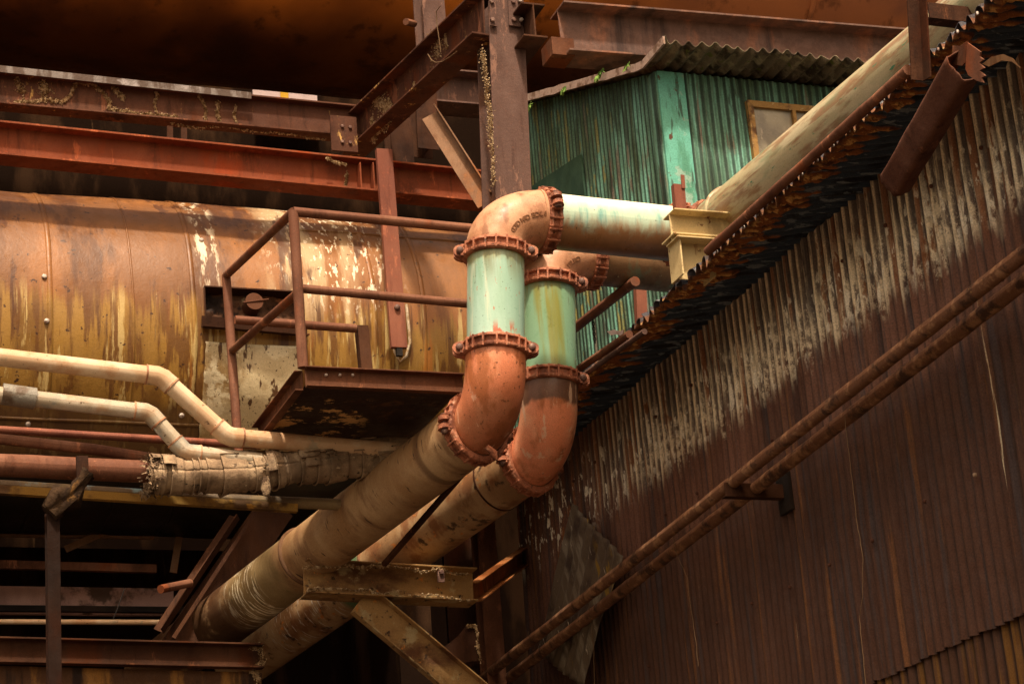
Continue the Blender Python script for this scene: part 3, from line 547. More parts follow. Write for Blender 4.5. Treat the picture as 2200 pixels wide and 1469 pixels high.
# lower elbow and the pipe running back under the platform
L0 = Y(1024, 918, Y1+.36); L1 = Y(575, 1258, 17.4); dl = (L1-L0).normalized()
LR = .232
ce = bend(V1-dv*.01, -dv, L0+dl*.02, dl, 28)
mb = MB(); tube(mb, ce, PR+.010, 72, upv=(0, 1, 0)); build(mb, 'elbow', M['elbow_orange'], pl)
coupling(L0+dl*.01, dl, LR, pl, side=(Vector((0, 0, -1)), dl.cross(Vector((0, 0, -1))).normalized()))
mb = MB(); tube(mb, line(L0, L1+dl*2.0, 24), LR, 72); lp = build(mb, 'pipe', M['lower_pipe'], pl)
def ring(at_, d, r, w_, h_, m, par, name='band', a0=0, a1=360):
    mb = MB(); tube(mb, [at_-d*w_/2, at_-d*w_/4, at_+d*w_/4, at_+d*w_/2], [r+.001, r+h_, r+h_, r+.001], 64, caps=False); return build(mb, name, m, par)
q = L0.lerp(L1, 0); ring(Y(690, 1172, 16.68) if 0 else L0+dl*((L1-L0).length*.80), dl, LR, .035, .02, M['tan_steel'], lp, 'strap')
# upper run toward the camera over the roof
UX = 7.15; U0 = X(1530, 498, UX); U1 = X(1990, 121, UX); du = (U1-U0).normalized()
ce = bend(H1, dh, U0, du, 16); mb = MB(); tube(mb, ce, PR+.012, 64, upv=(0, 0, 1)); build(mb, 'elbow', M['cream_pipe'], pl)
mb = MB(); tube(mb, line(U0-du*.02, U1+du*3.5, 30), PR+.005, 72); up_ = build(mb, 'pipe', M['cream_pipe'], pl)
coupling(U0, du, PR, pl, lug=False); ring(U0+du*.14, du, PR+.005, .012, .006, M['rust_mid'], up_, 'weld_bead'); ring(U0+du*.36, du, PR+.005, .035, .016, M['cream_pipe'], up_, 'strap')
coupling(H1-dh*.08, dh, PR, pl, lug=False)
# --- rear pipeline
Y2 = 15.2
p2 = thing('pipeline', 'farther of the two green and orange pipelines, darker green behind the near one', 'pipeline', (6.1, Y2, 7.3), 'pair of grooved pipelines')
W0 = Y(1178, 612, Y2); W1 = Y(1180, 818, Y2); G0 = Y(1272, 556, Y2); G1 = Y(1500, 578, Y2)
dw = (W0-W1).normalized(); dg_ = (G1-G0).normalized()
mb = MB(); tube(mb, line(W1-dw*.02, W0, 6), PR, 64); build(mb, 'pipe', M['green_pipe_b'], p2)
mb = MB(); tube(mb, line(G0, G1, 6), PR, 64); build(mb, 'pipe', M['cross_pipe_b'], p2)
ce = bend(W0+dw*.02, dw, G0, dg_, 24); mb = MB(); tube(mb, ce, PR+.012, 64, upv=(0, 1, 0)); e3 = build(mb, 'elbow', M['elbow_tan'], p2)
Oc = W0+(G0-W0).dot(dg_)*dg_; Rb = ((W0-Oc).length+(G0-Oc).length)/2
elbow_text(e3, 'EGURO', ce, Oc, Vector((0, -1, 0)), PR+.012, .12, R(108), .034, .034, lt)
coupling(W0, dw, PR, p2); coupling(G0, dg_, PR, p2, side=(Vector((0, .22, .975)), Vector((0, -.975, .22)))); coupling(W1, dw, PR, p2)
K0 = Y(1140, 988, Y2+.36); K1 = Y(715, 1285, 18.0); dk = (K1-K0).normalized()
ce = bend(W1-dw*.01, -dw, K0+dk*.02, dk, 24); mb = MB(); tube(mb, ce, PR+.010, 64, upv=(0, 1, 0)); build(mb, 'elbow', M['elbow_orange_b'], p2)
coupling(K0+dk*.01, dk, LR, p2, side=(Vector((0, 0, -1)), dk.cross(Vector((0, 0, -1))).normalized()))
mb = MB(); tube(mb, line(K0, K1+dk*1.5, 24), LR-.004, 64); lp2 = build(mb, 'pipe', M['lower_pipe_b'], p2)
ring(K0+dk*.42, dk, LR-.004, .02, .005, M['rust_dark'], lp2, 'weld_bead'); ring(K0+dk*1.95, dk, LR-.004, .03, .012, M['tan_steel'], lp2, 'strap')
# thin bar slung between the two lower pipes
mb = MB(); extrude(mb, Y(1000, 1010, 15.1), Y(825, 1212, 16.3), pR(.035, .035)); solo(mb, 'hanger_bar', M['rust_dark'], 'thin dark steel bar slanting between the two lower pipes', 'steel bar')
# wad of rust hanging under the joint
mb = MB(); tube(mb, [Y(1045, 960, 14.45), Y(1062, 975, 14.45), Y(1070, 992, 14.45)], [.03, .035, .008], 12, rough=.03, rn=30); build(mb, 'rust_wad', M['clamp'], pl)

# cream bracket under the near pipeline
t = thing('pipe_support', 'cream painted steel bracket holding the near green pipe above the eave', 'bracket', Y(1500, 600, 13.45))
a = Y(1440, 489, 13.45); b = Y(1625, 502, 13.45)
mb = MB(); extrude(mb, a, b, pI(.22, .20, .012, .010)); build(mb, 'beam', M['cream_steel'], t, bevel=.002)
a = Y(1482, 517, 13.48); b = Y(1491, 602, 13.48)
mb = MB(); extrude(mb, b, a, pI(.26, .20, .012, .010), upv=(1, 0, 0)); build(mb, 'stub_leg', M['cream_steel'], t, bevel=.002)
mb = MB(); box(mb, a+Vector((0, 0, .004)), .34, .22, .012); build(mb, 'cap_plate', M['cream_steel'], t, bevel=.002)
a = Y(1452, 452, 13.42); b = Y(1446, 372, 13.42)
mb = MB(); L_ = (b-a); d, s, u = fr(L_, Vector((0, 1, 0)))
extrude(mb, a, a+L_*.72, pL(.085, .05, .008, -1, 1), upv=(0, 1, 0)); vv = a+L_*.60+Vector((.070, -.006, 0)); extrude(mb, vv, vv+L_*.36, pR(.028, .008), upv=(0, 1, 0)); build(mb, 'stop_angle', M['red_strap'], t)

# ================================================================= platform with railing
pf = thing('service_platform', 'rusty steel service platform with pipe railing in front of the tank', 'platform', (4.13, 14.7, 7.0))
FY = 14.72
c00 = Y(655, 812, FY); zf = c00.z; xl = c00.x; c01 = X(522, 925, xl+.02); yb = 16.05; xr = 5.36
mb = MB(); extrude(mb, (xl, FY, zf), (xr, FY, zf), pC(.15, .06, .01, 1)); build(mb, 'front_channel', M['rust_mid'], pf, bevel=.002)
mb = MB(); extrude(mb, (xl, FY+.05, zf), (xl, yb, zf), pC(.15, .06, .01, -1)); build(mb, 'side_channel', M['rust_mid'], pf, bevel=.002)
mb = MB(); extrude(mb, (xl, yb, zf), (xr, yb, zf), pC(.15, .06, .01, 1)); build(mb, 'back_channel', M['rust_dark'], pf)
M['deck'] = mat('flaking_deck_plate', (.035, .016, .010), [dict(c=(.75, .45, .17), sc=2.6, s=(1, 1.3, 1), lo=.53, hi=.56, det=10, rg=.72, g=[('X', 4.95, 4.75), ('Y', 15.0, 15.15)]), dict(c=(.10, .04, .015), sc=6, lo=.55, hi=.66)], bump=.5)
mb = MB(); box(mb, ((xl+xr)/2+.01, (FY+yb)/2, zf-.02), xr-xl-.04, yb-FY-.03, .012); build(mb, 'deck', M['deck'], pf)
pA = Y(630, 455, FY); pB = Y(651, 790, FY); pC_ = X(486, 592, xl); pD = X(512, 918, xl)
pD.z = zf-.08
mb = MB(); tube(mb, line(pB, pA, 10), .038, 16, rough=.002); build(mb, 'post', M['rust_pipe'], pf)
mb = MB(); tube(mb, line(pD, pC_, 10), .037, 16, rough=.002); build(mb, 'post', M['rust_pipe'], pf)
def rail(a, b, r=.033, name='rail', m='rust_pipe'):
    mb = MB(); tube(mb, line(a, b, 10), r, 16, rough=.002); return build(mb, name, M[m], pf)
rail(pA, Y(1012, 491, FY), .036); rail(pA, pC_, .033); rail(Y(648, 620, FY), Y(1012, 653, FY), .033); rail(Y(641, 628, FY), X(500, 752, xl), .033)
rail(Y(505, 687, 16.0), Y(765, 706, 16.0), .034)
mb = MB(); extrude(mb, Y(778, 800, 16.0), Y(768, 698, 16.0), pL(.09, .09, .009, -1, 1), upv=(0, 1, 0)); build(mb, 'angle_post', M['rust_dark'], pf)
for px_ in (700, 730, 757):
    mb = MB(); rivet(mb, Y(px_, 806, FY-.01), (0, -1, 0), .012, .01); build(mb, 'rivet', M['bolt_pale'], pf)

# ================================================================= the big tank
TY, TZ, TR = 18.6, 8.44, 1.46
tk = thing('storage_tank', 'huge horizontal steel tank streaked with rust and ochre run-off behind the railing', 'tank', (4, TY, TZ-TR))
def tp(x, th, r=TR): return Vector((x, TY-r*math.cos(th), TZ+r*math.sin(th)))
def th_of(px, py):          # front intersection of a sight line with the shell
    d = (fw*F+rt*(px-1100)+up*(734.5-py)); oy, oz = CAM.y-TY, CAM.z-TZ; a = d.y**2+d.z**2; b = 2*(oy*d.y+oz*d.z); c = oy*oy+oz*oz-TR*TR
    D = b*b-4*a*c; k = (-b-math.sqrt(max(D, 0)))/(2*a); p = CAM+d*k; return p.x, math.atan2(p.z-TZ, TY-p.y)
hx0, ht0 = th_of(438, 616); hx1, ht1 = th_of(650, 720); _, ht1 = th_of(440, 706)
xs = sorted(set([round(-3+i*.12, 3) for i in range(81)]+[hx0, hx1])); ths = sorted(set([R(-180+360*i/180) for i in range(181)]+[ht0, ht1]))
mb = MB(); vs = []; uv = []
for x in xs:
    for a in ths:
        dent = .012*noise.noise(Vector((x*.9, math.cos(a)*1.5, math.sin(a)*1.5)))+.008*noise.noise(Vector((x*3, a*2, 0))); vs.append(tp(x, a, TR+dent)); uv.append((x, a*TR))
mt = len(ths); fs = []
for i in range(len(xs)-1):
    for j in range(mt-1):
        if xs[i] >= hx0-1e-4 and xs[i+1] <= hx1+1e-4 and ths[j] >= ht1-1e-4 and ths[j+1] <= ht0+1e-4: continue
        fs.append((i*mt+j, (i+1)*mt+j, (i+1)*mt+j+1, i*mt+j+1))
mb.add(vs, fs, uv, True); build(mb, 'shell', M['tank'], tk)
for xe in (xs[0], xs[-1]):
    mb = MB(); mb.add([tp(xe, R(i*10)) for i in range(36)], [list(range(36))]); build(mb, 'end_cap', M['tank'], tk)
def band(x, w_, h_, m='tank', a0=-100, a1=150, name='seam_band', wob=.01):
    mb = MB(); vs = []; n = 80
    for i in range(n+1):
        a = R(a0+(a1-a0)*i/n); xx = x+wob*noise.noise(Vector((x, a*2, 0)))
        for dx, dr in ((-w_/2, .0), (-w_/2+.003, h_), (w_/2-.003, h_), (w_/2, .0)):
            dn = .012*noise.noise(Vector(((xx+dx)*.9, math.cos(a)*1.5, math.sin(a)*1.5)))+.008*noise.noise(Vector(((xx+dx)*3, a*2, 0)))
            vs.append(tp(xx+dx, a, TR+dn+dr))
    mb.add(vs, [(i*4+k, (i+1)*4+k, (i+1)*4+k+1, i*4+k+1) for i in range(n) for k in range(3)], None, True); return build(mb, name, M[m], tk)
for px_ in (108, 285, 415, 800, 905): band(th_of(px_, 620)[0], .045 if px_ != 285 else .02, .007)
band(th_of(0, 620)[0]-.35, .05, .012)
M['white_streak'] = mat('white_salt_streak', (.62, .50, .34), [dict(c=(.4, .26, .13), sc=20, lo=.45, hi=.6)], rough=.6, bump=.5)
# lengthwise seam along the shell
def seam(a, x0, x1, m='tank', h_=.01):
    mb = MB(); n = 60; vs = []
    for i in range(n+1):
        x = x0+(x1-x0)*i/n
        for da, dr in ((-.010, 0), (-.009, h_), (.009, h_), (.010, 0)):
            aa = a+da; dn = .012*noise.noise(Vector((x*.9, math.cos(aa)*1.5, math.sin(aa)*1.5)))+.008*noise.noise(Vector((x*3, aa*2, 0))); vs.append(tp(x, aa, TR+dn+dr))
    mb.add(vs, [(i*4+k, (i+1)*4+k, (i+1)*4+k+1, i*4+k+1) for i in range(n) for k in range(3)], None, True); build(mb, 'long_seam', M[m], tk)
seam(th_of(200, 905)[1], -2.9, 6.5); seam(th_of(900, 512)[1], th_of(640, 500)[0], 6.5)
# studs
for px_, py_ in ((95, 595), (100, 690), (390, 892), (432, 517), (60, 910)):
    x, a = th_of(px_, py_); n_ = Vector((0, -math.cos(a), math.sin(a))); mb = MB(); rivet(mb, tp(x, a, TR), n_, .022, .012); build(mb, 'stud', M['bolt_pale'], tk)
# hatch recess
mb = MB(); vs = []; n1, n2 = 40, 24
for i in range(n1+1):
    for j in range(n2+1):
        x = hx0-.02+(hx1-hx0+.04)*i/n1; a = ht1-.02+(ht0-ht1+.04)*j/n2; q = Vector((x*6, a*8, 0)); vs.append(tp(x, a, TR-.11+.06*noise.noise(q)+.03*noise.noise(q*3)))
mb.add(vs, [(i*(n2+1)+j, (i+1)*(n2+1)+j, (i+1)*(n2+1)+j+1, i*(n2+1)+j+1) for i in range(n1) for j in range(n2)], None, True); hi = build(mb, 'hatch_recess', M['hatch_in'], tk)
mb = MB()
def frame_seg(xa, aa, xb, ab, t1=.012):
    A_, B_ = tp(xa, aa, TR-.06), tp(xb, ab, TR-.06); d = (B_-A_).normalized(); n_ = Vector((0, -math.cos((aa+ab)/2), math.sin((aa+ab)/2))); extrude(mb, A_, B_, pR(t1, .15), upv=n_)
frame_seg(hx0, ht0, hx1, ht0); frame_seg(hx0, ht0, hx0, ht1); frame_seg(hx1, ht0, hx1, ht1); build(mb, 'hatch_frame', M['rust_dark'], tk)
mb = MB(); extrude(mb, tp(hx0-.04, ht1, TR+.02), tp(hx1+.03, ht1-.02, TR+.02), pL(.10, .10, .012, 1, 1), upv=(0, -.2, 1)); build(mb, 'hatch_sill', M['rust_dark'], tk)
x, a = th_of(545, 650); n_ = Vector((0, -math.cos(a), math.sin(a)))
mb = MB(); c = tp(x, a, TR-.12); tube(mb, [c, c+n_*.15], .075, 28); tube(mb, [c+n_*.15-Vector((.10, 0, .02)), c+n_*.155+Vector((.12, 0, .02))], .008, 8); build(mb, 'pipe_plug', M['rust_mid'], tk, bevel=.004)
# cream patch plate below the hatch
x0, a0 = th_of(440, 735); x1, _ = th_of(648, 735); _, a1 = th_of(450, 960); mb = MB(); vs = []; n1, n2 = 40, 40
for i in range(n1+1):
    for j in range(n2+1):
        x = x0+(x1-x0)*i/n1+.01*noise.noise(Vector((i*.2, j*.3, 3))); a = a0+(a1-a0)*j/n2; q = Vector((x*2.5, a*3, 0)); vs.append(tp(x, a, TR+.025+.03*noise.noise(q)+.008*noise.noise(q*3)))
mb.add(vs, [(i*(n2+1)+j, i*(n2+1)+j+1, (i+1)*(n2+1)+j+1, (i+1)*(n2+1)+j) for i in range(n1) for j in range(n2)], None, True); o = build(mb, 'patch_plate', M['patch'], tk); o.modifiers.new('t', 'SOLIDIFY').thickness = .012
# opening cut for the hanging bar: pale flange round its foot
mb = MB(); ring_pts = [(836, 650), (838, 700), (846, 755), (858, 778), (872, 765), (880, 735), (876, 690), (872, 655)]
tube(mb, [tp(*th_of(*p), TR+.012) for p in ring_pts], .012, 8, rough=.006, rn=20); build(mb, 'sealant_edge', M['white_streak'], tk)
# saddles so that the tank stands on something
for xx in (-1.5, 2.2, 6.0):
    mb = MB(); box(mb, (xx, TY+.3, (TZ-TR)/2), .3, 1.6, TZ-TR+.3); build(mb, 'saddle', M['back'], tk)

# hanging red bar
t = thing('hanging_bar', 'red brown flat steel bar hanging down in front of the tank', 'steel bar', Y(840, 545, 16.4))
HB = 16.95; a = Y(824, 322, HB); b = Y(857, 748, HB); b = Vector((b.x, HB, b.z)); mb = MB(); extrude(mb, a, b, pR(.14, .05), upv=(0, 1, 0)); build(mb, 'bar', M['red_strap'], t, bevel=.003)
mb = MB(); box(mb, b+Vector((0, 0, -.03)), .05, .04, .08); build(mb, 'tip', M['black'], t)
mb = MB(); rivet(mb, Y(853, 661, HB-.027), (0, -1, 0), .026, .016); build(mb, 'bolt', M['bolt'], t)

# ================================================================= steel frame
OY = 17.2
mb = MB(); a = Y(0, 307, OY); b = Y(1045, 411, OY); d = (b-a).normalized(); a = a-d*3; b = b+d*.35
extrude(mb, a, b, pI(.305, .22, .018, .012), n=1); ob = solo(mb, 'steel_beam', M['red_steel'], 'long red oxide painted steel beam above the tank', 'beam', 'long horizontal frame beams', bevel=.002)
UY = 17.62
t = thing('steel_beam', 'dark lichen crusted steel beam below the big duct, above the red beam', 'beam', Y(400, 230, UY), 'long horizontal frame beams')
a = Y(0, 195, UY); b = Y(775, 268, UY); d = (b-a).normalized()
mb = MB(); extrude(mb, a-d*3, b, pI(.31, .16, .016, .012)); build(mb, 'girder', M['rust_moss'], t, bevel=.002)
# galvanised strip on the top flange
M['strip'] = mat('galvanised_flashing', (.17, .14, .125), [dict(c=(.07, .04, .026), sc=8, s=(1, 1, .3), lo=.43, hi=.54), dict(c=(.28, .24, .23), sc=6, lo=.58, hi=.66)], rough=.5)
a = Y(-20, 146, UY-.10); b = Y(540, 206, UY-.10); mb = MB(); extrude(mb, a, b, pR(.008, .062)); build(mb, 'flashing', M['strip'], t)
fy = UY-.012
for pts, w_, n_ in (([(30, 222), (95, 213), (140, 222), (165, 180), (205, 175)], .010, 420), ([(205, 180), (228, 210), (235, 236), (300, 244)], .010, 320), ([(300, 244), (380, 252)], .012, 120), ([(336, 195), (338, 245)], .008, 80), ([(430, 200), (437, 230), (442, 266)], .008, 160), ([(468, 215), (472, 268)], .007, 120), ([(504, 222), (506, 270)], .006, 90), ([(40, 165), (50, 200)], .012, 80), ([(90, 175), (100, 205)], .02, 120), ([(250, 190), (262, 215)], .015, 100), ([(370, 265), (520, 280), (700, 300)], .006, 160)):
    lichen([Y(x, y, fy) for x, y in pts], w_, n_, (0, -1, 0), 'lichen', t)
# pale panel with yellow stripe glimpsed behind
t = thing('painted_panel', 'sliver of pale pink panel with a yellow stripe seen above the lichened beam', 'panel', Y(610, 212, 26.5))
mb = MB(); c = Y(612, 205, 27-.5); box(mb, c, .88, .04, .9); build(mb, 'board', M['pale'], t)
c = Y(611, 205, 26.46); mb = MB(); box(mb, c, .11, .012, .9); build(mb, 'stripe', M['yellow'], t)
for px_ in (772, 800):
    mb = MB(); box(mb, Y(px_, 384, OY-.055), .012, .10, .265); build(mb, 'stiffener', M['red_steel'], ob)
lichen([Y(x, y, OY-.113) for x, y in ((745, 352), (700, 344))], .006, 90, (0, -1, 0), 'lichen', ob)
lichen([Y(x, y, OY-.012) for x, y in ((742, 372), (742, 412))], .006, 70, (0, -1, 0), 'lichen', ob)


# short hangers between the two beams
for px_, lab in ((375, 'small steel hanger between the lichened beam and the red beam'),):
    mb = MB(); extrude(mb, Y(365, 312, 17.4), Y(365, 272, 17.4), pR(.025, .05)); extrude(mb, Y(395, 315, 17.4), Y(395, 276, 17.4), pR(.025, .05)); box(mb, Y(380, 310, 17.4), .14, .05, .02)
    solo(mb, 'beam_hanger', M['rust_dark'], lab, 'hanger')
# column
CYc = 15.16
t = thing('steel_column', 'thick purple brown H section steel column behind the tan elbow', 'column', Y(1105, 400, CYc))
a = Y(1100, 820, 15.0); b = Y(1082, -80, 15.0); a = Vector((a.x, CYc, 8.22)); b = Vector((b.x+.01, CYc, b.z)); a.x = Y(1101, 410, 15.0).x-.01
mb = MB(); extrude(mb, a, b, pI(.31, .30, .018, .014), upv=(0, 1, 0)); build(mb, 'shaft', M['column'], t, bevel=.002)
lichen([X(x, y, a.x-.15) for x, y in ((1035, 110), (1042, 150), (1050, 240), (1055, 280), (1062, 400))], .03, 420, (-1, 0, 0), 'lichen', t, h=.01)
mb = MB(); box(mb, a, .45, .45, .03); build(mb, 'base_plate', M['rust_dark'], t)
for px_ in (1057, 1103):
    mb = MB(); q0 = Y(px_, -30, 14.98); q1 = Y(px_+3, 57, 14.98); extrude(mb, q1, q0, pR(.10 if px_ > 1100 else .055, .014), upv=(0, 1, 0)); pq = build(mb, 'connection_plate', M['column'], t, bevel=.002)
    for py_ in (5, 44):
        bb = MB(); rivet(bb, Y(px_+(py_-30)*.02, py_, 14.972), (0, -1, 0), .019, .018, True); build(bb, 'bolt', M['bolt'], pq)
for px_, py_ in ((1116, 3), (1119, 44)):
    bb = MB(); rivet(bb, Y(px_, py_, 14.965), (0, -1, 0), .017, .02, True); build(bb, 'bolt', M['bolt_pale'], t)
# diagonal (receding) I beam from the column to the far beams
t = thing('receding_beam', 'lichened steel beam receding from the column back to the far frame', 'beam', Y(900, 190, 16))
na = Y(1040, 33, 15.0); fa = Y(768, 288, 17.7); d = (fa-na).normalized()
mb = MB(); extrude(mb, na, fa+d*.3, pI(.34, .22, .016, .012)); build(mb, 'girder', M['rust_moss'], t, bevel=.002)
s_ = d.cross(Zv).normalized(); s_ = s_ if s_.x < 0 else -s_
def onweb(x, y):
    dd = fw*F+rt*(x-1100)+up*(734.5-y); P0 = na+s_*.008; k = (P0-CAM).dot(s_)/dd.dot(s_); return CAM+dd*k
for pts, w_, n_ in (([(800, 215), (830, 225), (838, 250), (812, 275), (800, 290)], .035, 900), ([(835, 210), (838, 245)], .008, 160), ([(888, 175), (890, 195)], .006, 60), ([(958, 75), (960, 110)], .008, 110), ([(920, 80), (945, 100), (930, 120)], .04, 90), ([(800, 250), (806, 300)], .015, 200)):
    lichen([onweb(x, y) for x, y in pts], w_, n_, s_, 'lichen', t)
mb = MB(); tube(mb, [onweb(x, y)+s_*.12 for x, y in ((975, 18), (966, 30), (968, 60), (974, 100), (976, 118))], .004, 5, caps=False); solo(mb, 'dry_vine', M['twig'], 'thin dry twig looped over the receding beam beside the column', 'vine')
mb = MB(); tube(mb, [onweb(x, y)+s_*.12+Vector((0, 0, 0)) for x, y in ((948, 121), (956, 134), (966, 139), (980, 137), (996, 127), (1012, 115))], .004, 5, caps=False); solo(mb, 'dry_vine', M['twig'], 'curved dry twig hanging under the receding beam', 'vine')
# stub of beam right of the column
mb = MB(); a = Vector((Y(1140, 92, 14.9).x, 14.9, Y(1140, 92, 14.9).z)); extrude(mb, a+Vector((0, -.12, .14)), a+Vector((0, .5, .14)), pI(.3, .2, .016, .012)); solo(mb, 'beam_stub', M['rust_dark'], 'short dark stub of steel beam on the right side of the column', 'beam', bevel=.002)
# lower beams behind
t = thing('rear_beam', 'dark steel beam behind the column, below the receding beam', 'beam', Y(950, 210, 17.6))
mb = MB(); extrude(mb, Y(860, 190, 18.3), Y(1060, 207, 18.3), pI(.35, .3, .016, .012)); build(mb, 'girder', M['column'], t)
mb = MB(); extrude(mb, Y(905, 150, 17.5), Y(914, 330, 17.5), pI(.2, .2, .012, .01), upv=(0, 1, 0)); solo(mb, 'rear_post', M['rust_dark'], 'short dark steel post under the receding beam left of the tan brace', 'post')
t = thing('diagonal_brace', 'tan angle iron brace slanting down to the column', 'brace', Y(990, 320, 16.2))
a = Y(942, 240, 16.0); b = Y(1064, 430, 15.35); mb = MB(); extrude(mb, a, b, pL(.15, .10, .012, 1, 1), upv=(-.55, -.35, .75)); build(mb, 'angle', M['tan_steel'], t, bevel=.002)
# continuing dark posts by the red beam
mb = MB(); extrude(mb, Y(862, 380, 17.5), Y(852, 262, 17.5), pI(.2, .2, .012, .01), upv=(0, 1, 0)); solo(mb, 'frame_post', M['rust_dark'], 'dark steel post between the receding beam and the red beam', 'post')
mb = MB(); box(mb, Y(762, 290, 17.46)-Vector((.1, 0, 0)), .24, .02, .34); sp = solo(mb, 'splice_plate', M['rust_moss'], 'bolted splice plate where the lichened beam meets the receding beam', 'plate')
for px_, py_ in ((735, 272), (735, 305), (752, 274), (752, 307)):
    mb = MB(); rivet(mb, Y(px_, py_, 17.448), (0, -1, 0), .016, .014, True); build(mb, 'bolt', M['bolt'], sp)
# post left of the receding beam
t = thing('tall_post', 'tall brown steel post in front of the duct, left of the column', 'post', Y(920, 60, 19.5))
a = Y(934, 190, 19.4); b = Y(915, -80, 19.4); mb = MB(); extrude(mb, a, b, pI(.28, .24, .014, .012), upv=(0, 1, 0)); build(mb, 'shaft', M['column'], t)
mb = MB(); tube(mb, [Y(872, 47, 19.3), Y(890, 52, 19.4)], .035, 14); build(mb, 'stub_pipe', M['rust_pipe'], t)
# right upper beam
t = thing('steel_girder', 'deep rust patched steel girder above the green shed', 'beam', Y(1500, 90, 19.6))
GY = 19.7; a = Y(1203, 73, GY); b = Y(1935, 128, GY); d = (b-a).normalized(); mb = MB(); extrude(mb, a, b+d*2.5, pI(.58, .40, .022, .016)); build(mb, 'girder', M['girder'], t, bevel=.002)
mb = MB(); box(mb, a+Vector((-.02, .05, -.2)), .25, .3, .2); build(mb, 'end_bracket', M['rust_mid'], t)

# ================================================================= overhead duct
DY, DR = 23.0, 2.25; ang = R(32.2)
DZ = 1.6+DY*math.tan(ang)-.0
# fit so that the lower silhouette is met at 27.4 degrees
for _ in range(40):
    D_ = math.hypot(DY, DZ-1.6); low = math.degrees(math.atan2(DZ-1.6, DY)-math.asin(DR/D_)); DZ += (27.42-low)*.35
dk_ = thing('overhead_duct', 'enormous dark orange brown duct running across above all the steelwork', 'duct', (5, DY, DZ-DR))
mb = MB(); vs = []; uv = []; nx, na_ = 60, 96
for i in range(nx+1):
    for j in range(na_+1):
        x = -8+32*i/nx; a = 2*math.pi*j/na_; r_ = DR+.02*noise.noise(Vector((x*.5, math.cos(a)*1.5, math.sin(a)*1.5))); vs.append((x, DY-r_*math.cos(a), DZ+r_*math.sin(a))); uv.append((x, a*DR))
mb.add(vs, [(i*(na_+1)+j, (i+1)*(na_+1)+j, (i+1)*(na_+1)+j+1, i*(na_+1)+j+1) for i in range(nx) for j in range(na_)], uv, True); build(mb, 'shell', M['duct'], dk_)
for xx in (2.9, 9.0, 12.6):
    mb = MB(); vs = []
    for i in range(73):
        a = 2*math.pi*i/72
        for dx, rr in ((-.03, DR), (-.025, DR+.03), (.025, DR+.03), (.03, DR)): vs.append((xx+dx, DY-rr*math.cos(a), DZ+rr*math.sin(a)))
    mb.add(vs, [(i*4+k, (i+1)*4+k, (i+1)*4+k+1, i*4+k+1) for i in range(72) for k in range(3)], None, True); build(mb, 'seam_band', M['duct'], dk_)

# ================================================================= green shed
SX, SY = 7.78, 15.95
sh = thing('green_shed', 'weathered turquoise corrugated shed with a small window behind the pipes', 'shed', (SX, SY, 7.6))
zt0 = X(1440, 122, SX).z; zr = X(1125, 225, SX); slope = (zr.z-zt0)/(zr.y-SY)
def shed_wall(name, f, n, z0, ztop, per):
    mb = MB(); vs = []; rows = 24
    for i in range(n+1):
        for j in range(rows+1):
            u_ = i/n; top = ztop(u_); z = z0+(top-z0)*j/rows; vs.append(f(u_, z, math.sin(u_*per*2*math.pi)))
    mb.add(vs, [(i*(rows+1)+j, (i+1)*(rows+1)+j, (i+1)*(rows+1)+j+1, i*(rows+1)+j+1) for i in range(n) for j in range(rows)], None, True); return build(mb, name, M['shed'], sh)
LY = zr.y+1.0-SY
shed_wall('side_wall', lambda u_, z, s: Vector((SX+.010*s+.01*noise.noise(Vector((0, u_*5, z))), SY+u_*LY, z)), 420, 7.6, lambda u_: zt0+slope*u_*LY, LY/.078)
WXr = 4.2
shed_wall('front_wall', lambda u_, z, s: Vector((SX+u_*WXr, SY+.010*s+.01*noise.noise(Vector((u_*5, 0, z))), z)), 480, 7.7, lambda u_: zt0+.02, WXr/.075)
mb = MB(); box(mb, (SX+WXr/2, SY+LY/2+.2, 9), WXr-.2, LY-.4, 2.4); build(mb, 'inner_dark_fill', M['back'], sh)
# corner boards
mb = MB(); extrude(mb, (SX+.115, SY-.022, 7.7), (SX+.115, SY-.022, zt0), pR(.25, .03), upv=(0, 1, 0)); build(mb, 'corner_board', M['shed_trim'], sh, bevel=.003)
mb = MB(); extrude(mb, (SX-.022, SY+.06, 7.7), (SX-.022, SY+.06, zt0), pR(.03, .15), upv=(0, 1, 0)); build(mb, 'corner_board', M['shed'], sh, bevel=.003)
# roof: pitched up away from the front eave, overhanging
mb = MB(); n = 520; vs = []; x0, x1 = SX-.12, SX+WXr+.3; y0 = SY-.42; rows = 14
for i in range(n+1):
    x = x0+(x1-x0)*i/n; rib = math.sin(2*math.pi*(x-x0)/.115); ee = y0-.05*noise.noise(Vector((x*3, 0, 0)))-.04*noise.noise(Vector((x*14, 0, 9)))-.05*noise.noise(Vector((x*.9, 4, 0)))
    for j in range(rows+1):
        y = ee+(SY+LY-ee)*(j/rows)**1.5; z = zt0+.07+slope*max(0, y-SY)*.96+.04*max(0, SY-y)+.022*rib+.02*noise.noise(Vector((x*1.4, y*1.4, 5))); vs.append((x, y, z))
mb.add(vs, [(i*(rows+1)+j, (i+1)*(rows+1)+j, (i+1)*(rows+1)+j+1, i*(rows+1)+j+1) for i in range(n) for j in range(rows)], None, True)
o = build(mb, 'roof', M['shed_roof'], sh); o.modifiers.new('t', 'SOLIDIFY').thickness = .005
mb = MB(); P_ = []
for i in range(31):
    y = SY-.48+(LY+.48)*i/30; P_.append(Vector((SX-.13, y, zt0+.05+slope*max(0, y-SY)*.97+.012*noise.noise(Vector((y*5, 0, 0))))))
for i in range(30): extrude(mb, P_[i], P_[i+1]+(P_[i+1]-P_[i])*.02, pR(.02, .07))
build(mb, 'rake_board', M['rake'], sh)
